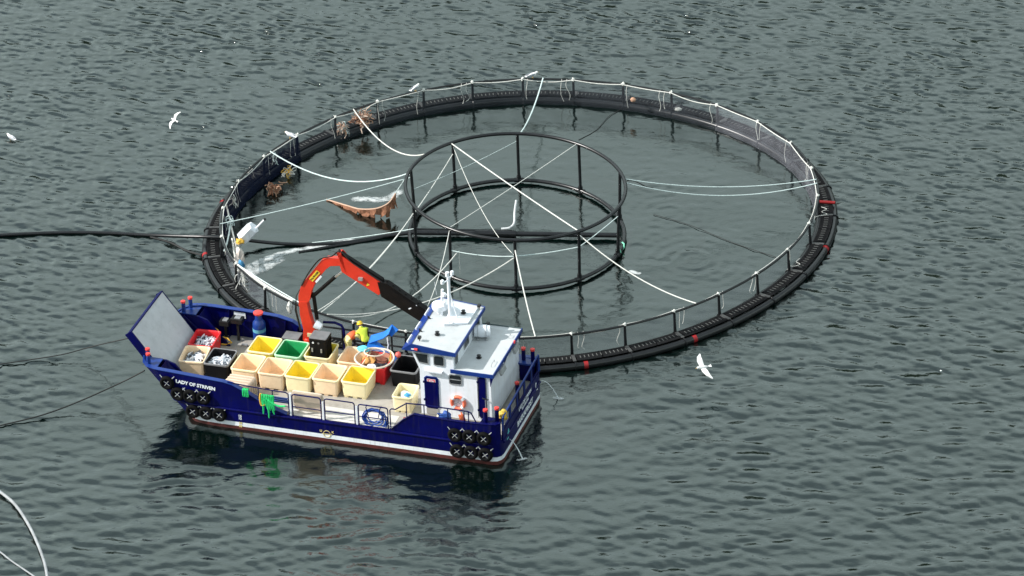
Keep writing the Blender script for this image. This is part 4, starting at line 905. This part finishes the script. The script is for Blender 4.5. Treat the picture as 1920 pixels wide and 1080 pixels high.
# ================================================================== circular fish cage
cage = empty('fish_cage', (CX, CY, 0)); tag(cage, 'large round floating fish cage of black pipes with walkway, posts and handrail net', 'fish cage')
off = Vector((CX, CY, 0)); TH0 = math.radians(88.2); NP = 32; ST = 2*PI/NP
def rp(t, o_, z): return ring_pt(t, o_, z)-off
RN = 192; A = [2*PI*k/RN for k in range(RN)]
MB().tube([rp(t, .76, .13) for t in A], .165, 12, True).build('outer_float_pipe', HDPE, cage, smooth=True)
MB().tube([rp(t, .06, .13) for t in A], .165, 12, True).build('inner_float_pipe', HDPE, cage, smooth=True)
MB().tube([rp(t, 0, ZR) for t in A], .055, 8, True).build('handrail', HDPE, cage, smooth=True)
for k in range(NP):
    t = TH0+k*ST; rad = Vector((math.cos(t), math.sin(t), 0)); tan = Vector((-rad.y, rad.x, 0)); Mr = Matrix((rad, tan, (0, 0, 1))).transposed()
    br = MB().box(rp(t, .41, .16), (.42, .16, .24), Mr); br.tube([rp(t, .06, .13)+rad*.185*math.cos(a)+Vector((0, 0, .185*math.sin(a))) for a in np.linspace(0, 2*PI, 15)[:-1]], .035, 5, True); br.tube([rp(t, .76, .13)+rad*.185*math.cos(a)+Vector((0, 0, .185*math.sin(a))) for a in np.linspace(0, 2*PI, 15)[:-1]], .035, 5, True)
    br.build('bracket', HDPE, cage, smooth=True)
    MB().box(rp(t, .41, .345), (.56, .15, .03), Mr).build('bracket_plate', mat('bracket_grey', (.055, .055, .055), .6, var=.3), cage)
    po = MB().tube([rp(t, .05, .25), rp(t, .02, .8), rp(t, 0, ZR)], [.075, .062, .058], 8); po.build('post', HDPE, cage, smooth=True)
    # walkway: two grating panels per bay, each with rows of slots
    for h in range(2):
        t0 = t+.05*ST+h*.46*ST; t1 = t0+.44*ST; ns = 6
        arc = [t0+(t1-t0)*i/ns for i in range(ns+1)]
        lp = [rp(a, .13, .335) for a in arc]+[rp(a, .69, .335) for a in reversed(arc)]; lp2 = [v+Vector((0, 0, .03)) for v in lp]
        n = len(lp); mb = MB(); vs = lp+lp2
        fs = [(i, (i+1) % n, n+(i+1) % n, n+i) for i in range(n)]
        for i in range(ns): fs += [(n+i, n+i+1, n+n-2-i, n+n-1-i), (i+1, i, n-1-i, n-2-i)]
        mb.add(vs, fs)
        for i in range(ns*2):
            a = t0+(t1-t0)*(i+.5)/(ns*2); rd = Vector((math.cos(a), math.sin(a), 0)); tn = Vector((-rd.y, rd.x, 0)); Mx = Matrix((rd, tn, (0, 0, 1))).transposed()
            mb.box(rp(a, .41, .372), (.50, .03, .018), Mx, 1 if False else 0)
            if i % 2: mb.box(rp(a+.4*(t1-t0)/(ns*2), .41, .374), (.20, .035, .014), Mx, 1)
        mb.build('walkway_panel', [GRATE, SLOT], cage)
# fine net from handrail to the inner pipe and below, one panel per bay
for k in range(NP):
    t = TH0+k*ST; n = 5; vs = []; fs = []
    for i in range(n+1):
        a = t+ST*i/n; sag = .05*math.sin(PI*i/n)
        vs += [rp(a, -.07, ZR-.02-sag), rp(a, -.13, .75), rp(a, -.17, .1), rp(a, -.2, -.4)]
    for i in range(n):
        for j in range(3): fs.append((4*i+j, 4*i+j+1, 4*i+5+j, 4*i+4+j))
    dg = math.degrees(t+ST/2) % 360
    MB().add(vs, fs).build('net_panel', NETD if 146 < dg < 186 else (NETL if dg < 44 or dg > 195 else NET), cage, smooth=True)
# rope lashed along the handrail, dropping to each post
pts = []
for k in range(NP*8):
    t = TH0+2*PI*k/(NP*8); ph = (k % 8)/8; pts.append(rp(t, -.07-.03*math.sin(PI*ph), ZR+.03-.13*math.sin(PI*ph)*(.7+.5*math.sin(k//8*2.3))))
lash = MB().tube(pts, .022, 6, True).build('handrail_rope', ROPEW, cage, smooth=True)
for k in range(NP):
    t = TH0+k*ST+(.12 if k % 3 else -.1)*ST; r_ = random.Random(k)
    for j in range(2 if k % 2 else 1):
        tt = t+.02*j; q = [rp(tt, -.06, ZR+.05), rp(tt+.004, -.10, ZR-.3), rp(tt+r_.uniform(-.012, .012), -.13, ZR-.75), rp(tt+r_.uniform(-.01, .01), -.15, r_.uniform(.15, .5))]
        MB().tube(smooth_pts(q, 3), .014, 5).build('rope_tail', ROPEW, cage, smooth=True)
    crumple('rope_knot', cage, rp(TH0+k*ST, -.02, ZR+.03), (.085, .085, .085), ROPEW, k, 2, .4)
# red markers and small gear on the walkway
def gear(name, p, s, mt, label, cat, seed=1, amp=.25, rz=0):
    o = crumple(name, None, (0, 0, 0), s, mt, seed, 4 if 'clump' in name else 2, amp); o.location = p; o.rotation_euler = (0, 0, rz); tag(o, label, cat); return o
for (px, py, lab) in ((1549, 379, None), (1303, 632, 'red tag on the near right float pipe'), (1098, 679, 'red tag on the float pipe close to the boat stern'), (1547, 463, 'red tag on the float pipe low on the right side'), (411, 377, 'red tag on the float pipe at the upper left'), (386, 476, 'red tag on the float pipe at the far left')):
    if lab is None:
        o = MB().cyl((-.42, 0, 0), (.42, 0, 0), .075, 10).build('red_tube', REDMK, None, smooth=True); o.location = W(px, py, .46); o.rotation_euler = (0, .06, -.1); tag(o, 'red tube lying across the walkway on the right side of the cage', 'tube')
        continue
    p = W(px, py, .25); t = math.atan2(p.y-CY, p.x-CX)
    o = MB().tube([rp(t+d, .76, .13)+off for d in (-.007, 0, .007)], .172, 12).build('pipe_tag', REDMK, None, smooth=True); tag(o, lab, 'tag')
def tangle(name, p, sp, n, r, mts, label, cat, seed, drop=.0):
    """stringy heap: many short wiggling strands, joined per colour into the parts of one thing"""
    rd = random.Random(seed); o = empty(name, p)
    for mi, mt in enumerate(mts):
        mb = MB()
        for k in range(n):
            q = Vector([rd.gauss(0, .45)*sp[i] for i in range(3)]); pts = [q]
            d = Vector((rd.gauss(0, 1), rd.gauss(0, 1), rd.gauss(-drop, .6)))
            for j in range(5):
                d = (d+Vector((rd.gauss(0, .8), rd.gauss(0, .8), rd.gauss(-drop, .5)))).normalized(); q = q+d*rd.uniform(.05, .13); pts.append(q)
            mb.tube(smooth_pts(pts, 2), r*rd.uniform(.7, 1.4), 5)
        mb.build('strands', mt, o, smooth=True)
    tag(o, label, cat); return o
PALEF = mat('pale_fouling', (.60, .45, .36), .9, var=.3, scale=20)
tangle('fouling_clump', W(681, 222, .80), (.42, .25, .34), 34, .022, (FOULT, PALEF, BROWN), 'pale orange heap of net fouling caught at the upper left handrail post', 'net clump', 5)
tangle('fouling_clump', W(641, 238, .60), (.22, .2, .30), 18, .018, (FOULT, PALEF, ROPET), 'smaller orange and green clump hanging on the net left of the larger heap', 'net clump', 8, .4)
tangle('fouling_clump', W(512, 352, .30), (.30, .30, .18), 20, .022, (BROWN, FOULT), 'brown fouled netting at the waterline on the upper left inside', 'net clump', 13, .3)
tangle('rope_tangle', W(541, 322, .25), (.20, .20, .10), 12, .016, (ROPEW, ROPEY), 'small pale rope tangle hanging at the waterline inside the upper left rim', 'rope', 17)
for i, (px, py, n_, mt_, lab) in enumerate(((439, 372, 10, ROPEW, 'frayed white rope hank on the left handrail above the walkway end'), (432, 412, 14, ROPET, 'frayed pale rope hank on the left handrail above the white float'), (446, 460, 18, ROPEW, 'mass of frayed white rope under the white float'), (453, 520, 14, ROPEW, 'frayed white rope hank at the near left handrail post'), (470, 318, 9, ROPEW, 'small frayed rope hank on the upper left handrail'), (513, 292, 10, ROPET, 'frayed teal rope knot where the sagging rope meets the left handrail'))):
    tangle('rope_hank', W(px, py, 1.05), (.12, .12, .30), n_, .016, (mt_,), lab, 'rope', 40+i, .9)
gear('walkway_float', W(1187, 187, .85), (.14, .12, .12), FOULT, 'small orange float on the far handrail bay right of centre', 'float', 3, .1)
gear('walkway_float', W(1272, 205, .5), (.18, .12, .1), ROPEW, 'white rope float on the far right walkway', 'float', 4, .1)
cord('coiled_line', [W(1540, 388, .42), W(1550, 392, .45), W(1541, 397, .43), W(1551, 402, .42), W(1535, 405, .5), W(1522, 410, .7)], .013, ROPEW, 'short pale line lying on the right walkway below the red tube')
cord('coiled_line', [W(1500, 484, .42), W(1493, 491, .42), W(1500, 495, .44), W(1490, 499, .42), W(1480, 496, .5), W(1482, 478, 1.2)], .013, ROPEW, 'short pale line lying on the lower right walkway by the handrail')

# ================================================================== inner bird-net stand: two rings on uprights
stand = empty('bird_net_stand', (IX, IY, 0)); tag(stand, 'black double-ring bird net stand floating in the middle of the cage', 'net stand')
io = Vector((IX, IY, 0)); A2 = [2*PI*k/112 for k in range(112)]
MB().tube([in_pt(t, True)-io for t in A2], .085, 10, True).build('upper_ring', HDPE, stand, smooth=True)
MB().tube([in_pt(t, False)-io for t in A2], .095, 10, True).build('lower_ring', HDPE, stand, smooth=True)
UPA = []
for (px, py) in ((770, 317), (850, 268), (970, 250), (1086, 270), (1160, 322), (1163, 388), (1086, 434), (965, 451), (845, 427), (775, 385)):
    p = W(px, py, 2.675); UPA.append(math.atan2(p.y-IY, p.x-IX))
for t in UPA:
    o = MB().cyl(in_pt(t, False)-io, in_pt(t, True)-io, .075, 10).build('upright', HDPE, stand, smooth=True)
    MB().cyl(in_pt(t, False, .05)-io, in_pt(t, False, .42)-io, .112, 10).build('upright_socket', HDPE, o, smooth=True)
    d = in_pt(t, False, .17)-io; tn = Vector((-d.y, d.x, 0)).normalized(); MB().cyl(d-tn*.22, d+tn*.22, .12, 10).build('ring_coupling', HDPE, o, smooth=True)
pl_, pr_ = W(776, 436, .2)-io, W(1160, 441, .2)-io
xb = MB().cyl(pl_, pr_, .12, 10).build('cross_beam', HDPE, stand, smooth=True)
MB().cyl(pl_.lerp(pr_, .30), pl_.lerp(pr_, .5), .165, 10).build('beam_sleeve', HDPE, xb, smooth=True); MB().cyl(pl_+Vector((0, .28, 0)), pl_.lerp(pr_, .48)+Vector((0, .22, 0)), .08, 8).build('beam_pipe', HDPE, xb, smooth=True)
hs = MB().tube(smooth_pts([W(940, 429, .35)-io, W(955, 427, .42)-io, W(964, 418, .6)-io, W(965, 398, .95)-io, W(968, 376, 1.25)-io], 6), .055, 8).build('feed_hose', mat('grey_hose', (.5, .52, .53), .5), stand, smooth=True)
MB().tube([in_pt(UPA[5]+.02*k, False, .22)-io+Vector((.12*math.cos(k), 0, .12*math.sin(k))) for k in range(9)], .04, 6).build('green_lashing', mat('mint_rope', (.2, .6, .42), .8), stand, smooth=True)

# ------------------------------------------------------------------ ropes (real end points, natural sag)
def sagrope(name, a, b, sag, r, mt, label, n=16, group='ropes rigged on the fish cage'):
    a, b = Vector(a), Vector(b)
    pts = [a.lerp(b, i/n)-Vector((0, 0, sag*4*(i/n)*(1-i/n))) for i in range(n+1)]
    return tag(MB().tube(pts, r*.84, 6).build(name, mt, None, smooth=True), label, 'rope', group)
def rail(px, py): p = W(px, py, ZR); t = math.atan2(p.y-CY, p.x-CX); return ring_pt(t, 0, ZR+.05)
def ups(i, z=2.675): a, b = in_pt(UPA[i], False), in_pt(UPA[i], True); return a.lerp(b, (z-.17)/2.505)
def topring(px, py): p = W(px, py, 2.675); return in_pt(math.atan2(p.y-IY, p.x-IX), True)
sagrope('rope', rail(662, 206), topring(803, 285), 1.0, .034, ROPEW, 'thick white rope sagging from the upper left handrail to the inner ring')
sagrope('rope', rail(514, 287), topring(763, 325), .95, .038, ROPET, 'thick pale rope sagging from the left handrail to the inner ring')
sagrope('rope', rail(1018, 150), topring(975, 250), .35, .042, ROPET, 'thick pale rope from the far handrail down to the back of the inner ring')
sagrope('rope', rail(1532, 338), topring(1172, 335), .42, .026, ROPET, 'upper of two pale ropes from the right handrail to the inner ring')
sagrope('rope', rail(1533, 345), topring(1174, 342), .68, .026, ROPET, 'lower of two pale ropes from the right handrail to the inner ring')
sagrope('rope', rail(1306, 571), ups(6, 2.5), .45, .032, ROPEW, 'white rope from the near right handrail to the front of the inner ring')
sagrope('rope', topring(845, 268), topring(1086, 434), .06, .034, ROPEW, 'thick white diagonal rope across the top of the inner ring')
sagrope('rope', topring(1081, 270), topring(843, 427), .05, .022, ROPEW, 'thin white diagonal rope crossing the thicker one in the inner ring')
sagrope('rope', ups(8, 1.55), ups(7, 1.85), .12, .024, ROPET, 'pale tie rope between the two front left uprights of the inner ring')
sagrope('rope', ups(7, 1.85), ups(6, 1.85), .06, .028, ROPET, 'pale tie rope between the two front right uprights of the inner ring')
sagrope('rope', ups(6, 1.85), ups(5, 2.2), .04, .024, ROPET, 'pale tie rope from the front right upright to the right-hand upright')
sagrope('rope', ups(1, 2.5), ups(7, 1.85), .75, .018, ROPEW, 'thin slack rope running from the back left upright to the front upright')
sagrope('rope', ups(0, 1.6), ups(2, 2.3), .1, .012, ROPET, 'very thin tie rope along the back left of the inner ring')
sagrope('rope', ups(7, 1.8), rail(612, 592), .9, .034, ROPEW, 'lower white rope from the front upright to the handrail behind the crane')
sagrope('rope', ups(8, 1.45)+Vector((.35, 0, 0)), rail(618, 590), 1.25, .034, ROPEW, 'upper white rope from the front left upright to the handrail behind the crane')
sagrope('rope', ups(9, 2.3), rail(590, 588), .55, .030, ROPEW, 'left of two long white ropes from the inner ring towards the crane')
sagrope('rope', ups(1, 2.1), rail(598, 590), .75, .030, ROPEW, 'right of two long white ropes from the inner ring towards the crane')
sagrope('rope', rail(432, 420), ups(0, 2.25), .10, .024, ROPET, 'pale taut rope from the left handrail to the left upright')
sagrope('rope', W(585, 455, .05), ups(9, 1.45), .05, .020, ROPET, 'pale rope rising from the water to the left front upright')
sagrope('rope', ups(8, 2.6), bw(5.1, -2.3, 3.9), .5, .022, ROPEW, 'thin white rope from the front left upright to the crane tip')
sagrope('rope', ups(7, 2.2), rail(1004, 634), .25, .034, ROPEW, 'white rope from the front upright down to the handrail by the boat stern')
sagrope('rope', ups(8, 1.4)+Vector((.4, 0, .1)), ups(8, .3)+Vector((.42, 0, 0)), 0, .026, ROPEW, 'short white rope hanging down beside the front left upright')
sagrope('rope', W(435, 447, 1.1), W(447, 508, 1.1), .25, .05, ROPEW, 'thick white rope hank along the left handrail above the foam')
for k, (a_, b_, lab) in enumerate((((425, 385), (446, 470), 'frayed pale rope on the left handrail, nearest the water'), ((420, 470), (432, 420), 'frayed pale rope on the left walkway'))):
    sagrope('rope', W(a_[0], a_[1], 1.0), W(b_[0], b_[1], .8), .2, .045, ROPET if k else ROPEW, lab)
sagrope('rope', rail(445, 500)+Vector((0, 0, .05)), rail(545, 570)+Vector((0, 0, .06)), .12, .055, ROPEW, 'thick white rope bundle along the near left handrail')
sagrope('rope', rail(450, 505)+Vector((0, 0, .1)), rail(560, 578)+Vector((0, 0, .1)), .04, .03, ROPET, 'thinner pale rope running beside the thick bundle on the near left handrail')
# white tilted float with pole, and sacks, at the left handrail
fb = empty('marker_float', W(463, 446, 1.15)); d = (W(487, 421, 1.9)-W(463, 446, 1.15)).normalized(); rotq = Vector((0, 0, 1)).rotation_difference(d).to_matrix()
MB().lathe([(.22, -.35), (.33, -.3), (.33, .5), (.24, .56)], (0, 0, .2), 6, 0, rotq).build('float_body', STRIPE, fb); MB().cyl(d*.7, d*1.35, .05, 8).build('float_pole', STRIPE, fb); MB().cyl(d*1.35, d*1.42, .06, 8).build('pole_tip', BLACK, fb)
MB().cyl(d*-.15, d*-.75+Vector((-.2, 0, -.25)), .05, 8).build('float_pole', STEEL, fb)
tag(fb, 'white six-sided float with a pole leaning out from the left handrail', 'float')
gear('white_sack', W(449, 487, .95), (.24, .22, .55), mat('sack_white', (.66, .58, .52), .8), 'pale pinkish sack hanging on the left handrail below the white float', 'sack', 31, .3)
gear('blue_rope_knot', W(452, 495, 1.2), (.16, .16, .2), mat('blue_rope', (.06, .25, .45), .8), 'blue rope knot at the top of the near left handrail post', 'rope', 33, .4)
gear('yellow_rope_knot', W(450, 452, 1.2), (.2, .18, .14), ROPEY, 'yellow rope lashing under the white float', 'rope', 35, .4)
gear('white_rope_hank', W(543, 578, 1.15), (.14, .12, .3), ROPEW, 'white rope hank hanging from the near handrail left of the crane', 'rope', 37, .3)

# brown net hanging along a rope in the left of the cage
top = [W(612, 374, .05), W(632, 380, .1), W(652, 386, .2), W(675, 392, .3), W(705, 391, .5), W(728, 381, .8), W(742, 362, 1.25)]
tp = smooth_pts(top, 5); mb = MB(); vs = []; fs = []
for i, p in enumerate(tp):
    f = i/(len(tp)-1); dr = (.10+.55*f)*(1+.35*math.sin(i*2.1)+.2*math.sin(i*5.3)); vs += [p, p-Vector((.03*math.sin(i*1.7), .06*math.cos(i*1.3), dr*.5)), p-Vector((.08*math.sin(i*2.9), .1*math.cos(i*1.9), dr))]
for i in range(len(tp)-1):
    for j in range(2): fs.append((3*i+j, 3*i+j+1, 3*i+4+j, 3*i+3+j))
bn = empty('draped_net', top[3]); o = MB().add([Vector(v)-top[3] for v in vs], fs).build('net_sheet', BROWN, bn, solid=.05); MB().tube([p-top[3] for p in tp], .035, 6).build('net_headline', mat('tan_rope', (.50, .33, .24), .85), bn, smooth=True)
tag(bn, 'rust brown net hanging along its headline beside the inner ring', 'net')
sagrope('rope', tp[-1], topring(762, 328), .0, .026, ROPET, 'short pale rope lifting the end of the brown net to the inner ring')

# feed pipe and mooring lines
cord('feed_pipe', [W(-60, 446, .06), W(0, 441, .06), W(60, 438, .05), W(130, 436, .05), W(200, 437, .05), W(280, 441, .08), W(340, 443, .3), W(385, 444, .55), W(432, 446, .62), W(468, 451, .35), W(530, 457, .1), W(600, 458, .06), W(660, 453, .06), W(720, 443, .08), W(778, 436, .2)], .085, HDPE, 'long black feed pipe running from the left over the walkway to the inner ring', 'pipe', n=10, sub=8)
cord('feed_pipe', [W(560, 473, .02), W(620, 462, .04), W(680, 452, .05), W(740, 440, .08), W(776, 433, .2)], .06, HDPE, 'second shorter black pipe floating beside the feed pipe near the inner ring', 'pipe', n=8, sub=8)
cord('mooring_line', [W(282, 444, .03), W(320, 455, .02), W(350, 470, .03), W(378, 478, .12)], .05, ROPEB, 'black line curving from the feed pipe to the left float pipe')  # dark curve on the water drawn as a thin cord
cord('mooring_line', [bw(16.5, 2.4, 1.95), W(230, 716, .9), W(150, 752, .35), W(80, 778, .15), W(0, 798, .06), W(-60, 812, .05)], .035, ROPEB, 'black mooring line running left from the port bow')
cord('mooring_line', [bw(17.0, 1.0, 2.9), W(180, 648, .7), W(120, 664, .25), W(60, 674, .08), W(0, 683, .05), W(-60, 693, .05)], .026, ROPEB, 'thin black line running left from the bow ramp')
PIPEW = mat('sunlit_pipe_grey', (.30, .31, .32), .35, var=.2)  # sun falling on the pipe is put into this pale grey
cord('float_pipe', [W(-60, 880, .1), W(0, 922, .12), W(30, 948, .12), W(56, 988, .12), W(75, 1030, .12), W(86, 1065, .12), W(92, 1110, .12)], .068, PIPEW, 'pale curved float pipe in the bottom left corner', 'pipe', n=10, sub=8)
cord('mooring_line', [W(-40, 1010, .04), W(0, 1035, .05), W(22, 1052, .04), W(60, 1078, .03), W(90, 1100, .02)], .035, PIPEW, 'thin pale line on the water inside the corner float pipe')
# thin dark lines laid on the water inside the cage
for k, (a_, b_, lab) in enumerate((((1165, 205), (1085, 262), 'thin dark line lying on the water behind the inner ring'), ((1225, 402), (1455, 482), 'thin dark line floating across the right half of the cage'), ((1175, 338), (1225, 352), 'short dark line floating right of the inner ring'))):
    a3, b3 = W(*a_, .03), W(*b_, .03); cord('floating_line', [a3, a3.lerp(b3, .3)+Vector((0, .2, 0)), a3.lerp(b3, .65)+Vector((.1, -.15, 0)), b3], .014, ROPEB, lab)

# ================================================================== gulls
def gull(p, yaw, pose, label, roll=0, s=1.0):
    o = empty('gull', p, yaw)
    sec = [(-.24, .01, .01, .0), (-.15, .05, .04, .0), (-.02, .085, .08, .0), (.10, .075, .075, .01), (.17, .05, .055, .04), (.22, .048, .05, .06), (.26, .03, .03, .055), (.275, .01, .01, .05)]
    MB().loft([[(x, a*math.cos(t), zc+b*math.sin(t)) for t in [2*PI*k/10 for k in range(10)]] for x, a, b, zc in sec]).build('body', GULLW, o, smooth=True)
    MB().cyl((.27, 0, .05), (.32, 0, .035), .014, 6, r1=.004).build('beak', ROPEY, o)
    MB().prism([(-.22, -.02), (-.22, .02), (-.36, .07), (-.36, -.07)], -.006, .006, 'z').build('tail', GULLW, o)
    for sg in (1, -1):
        if pose == 'fly':
            pr_ = [((.10, .05), (-.08, .05), 0.02), ((.15, .28), (-.08, .28), .12), ((.06, .50), (-.1, .48), .10), ((-.12, .68), (-.16, .66), .05)]
            vs = []; fs = []
            for (a, b_, z) in pr_: vs += [(a[0], sg*a[1], z), (b_[0], sg*b_[1], z-.01), (b_[0], sg*b_[1], z-.025), (a[0], sg*a[1], z-.03)]
            for i in range(3):
                for k in range(4): fs.append((4*i+k, 4*i+(k+1) % 4, 4*i+4+(k+1) % 4, 4*i+4+k))
            fs += [(0, 1, 2, 3), (12, 13, 14, 15)]; MB().add(vs, fs).build('wing', GULLW, o)
        else:
            MB().loft([[(x, sg*(.07+a*math.cos(t)), .02+b*math.sin(t)) for t in [2*PI*k/8 for k in range(8)]] for x, a, b in ((.08, .01, .02), (.0, .03, .06), (-.15, .025, .05), (-.33, .006, .015))]).build('wing', GULLG, o, smooth=True)
    if pose != 'fly':
        for sg in (1, -1): MB().cyl((0, sg*.03, -.05), (0, sg*.03, -.19), .008, 5).build('leg', ROPEY, o)
    o.rotation_euler = (roll, 0, yaw); o.scale = (s, s, s); tag(o, label, 'gull', 'gulls around the cage'); return o
gull(W(20, 257, .10), 2.2, 'swim', 'gull sitting on the water at the far left edge', s=1.15)
gull(W(327, 225, 1.33), 2.3, 'fly', 'white gull flying low over the water left of the cage', -.75, .72)
gull(W(1318, 689, 1.5), 3.5, 'fly', 'white gull with spread wings flying right of the boat stern', -.35, 1.1)
for (px, py, lab, yw) in ((776, 157, 'gull perched on the far handrail left of centre', .9), (998, 141, 'gull perched on the far handrail near its middle', .5), (549, 250, 'gull perched on the upper left handrail', 2.4)):
    p = W(px, py+4, ZR+.25); t = math.atan2(p.y-CY, p.x-CX); gull(ring_pt(t, 0, ZR+.245), yw, 'perch', lab, s=1.15)

# ================================================================== foam and discharge
def foam(pts, wdt, label, n=60, m=9):
    P = smooth_pts([W(x, y, 0) for x, y in pts], max(2, n//(len(pts)-1))); N = len(P); vs = []; fs = []; ed = []
    for i, p in enumerate(P):
        t = (P[min(i+1, N-1)]-P[max(i-1, 0)]); t.normalize(); nr = Vector((-t.y, t.x, 0)); f = i/(N-1); ww = wdt[0]+(wdt[1]-wdt[0])*f
        for j in range(m):
            g = j/(m-1)*2-1; q = p+nr*g*ww; vs.append((q.x, q.y, HGT(q.x, q.y)+.022)); ed.append(max(0, 1-abs(g)**2)*min(1, 6*f, 6*(1-f))*1.15)
    for i in range(N-1):
        for j in range(m-1): fs.append((i*m+j, i*m+j+1, (i+1)*m+j+1, (i+1)*m+j))
    o = MB().add(vs, fs).build('foam', FOAM, None, smooth=True, recalc=False)
    at = o.data.attributes.new('edge', 'FLOAT', 'POINT'); at.data.foreach_set('value', ed)
    tag(o, label, 'foam', kind='stuff'); return o
foam([(440, 525), (470, 500), (510, 483), (550, 471), (600, 462), (650, 452), (700, 446)], (.5, .22), 'white foam streak on the water beside the left handrail')
foam([(450, 515), (480, 508), (510, 495), (540, 478)], (.7, .4), 'broad foam patch under the left handrail')
foam([(966, 862), (972, 863), (982, 861), (990, 858)], (.10, .16), 'small foam patch where water drains beside the stern corner', 16)
foam([(1034, 746), (1042, 747), (1050, 748), (1060, 747)], (.14, .20), 'small foam patch where water drains behind the stern', 16)
foam([(650, 372), (690, 375), (730, 372), (760, 350)], (.5, .4), 'scattered bubbles around the brown net')
foam([(1178, 508), (1190, 512), (1205, 514)], (.2, .25), 'few bubbles right of the inner ring', 16)
SPRAY = mat('water_jet', (.68, .72, .74), .25, var=.1)
for (a_, e_, lab) in ((bw(-.02, 1.9, .72), W(980, 861, .03), 'thin arc of water discharging from the port stern corner'), (bw(-.02, -2.75, .95), W(1046, 746, .03), 'thin arc of water discharging from the starboard stern corner')):
    a_ = Vector(a_); k = [a_.lerp(e_, i/10) for i in range(11)]; pts = [Vector((a_.x+(e_.x-a_.x)*i/10, a_.y+(e_.y-a_.y)*i/10, a_.z+(e_.z-a_.z)*(i/10)**2)) for i in range(11)]
    tag(MB().tube(pts, [.009+.002*i for i in range(11)], 6).build('water_jet', SPRAY, None, smooth=True), lab, 'water jet')
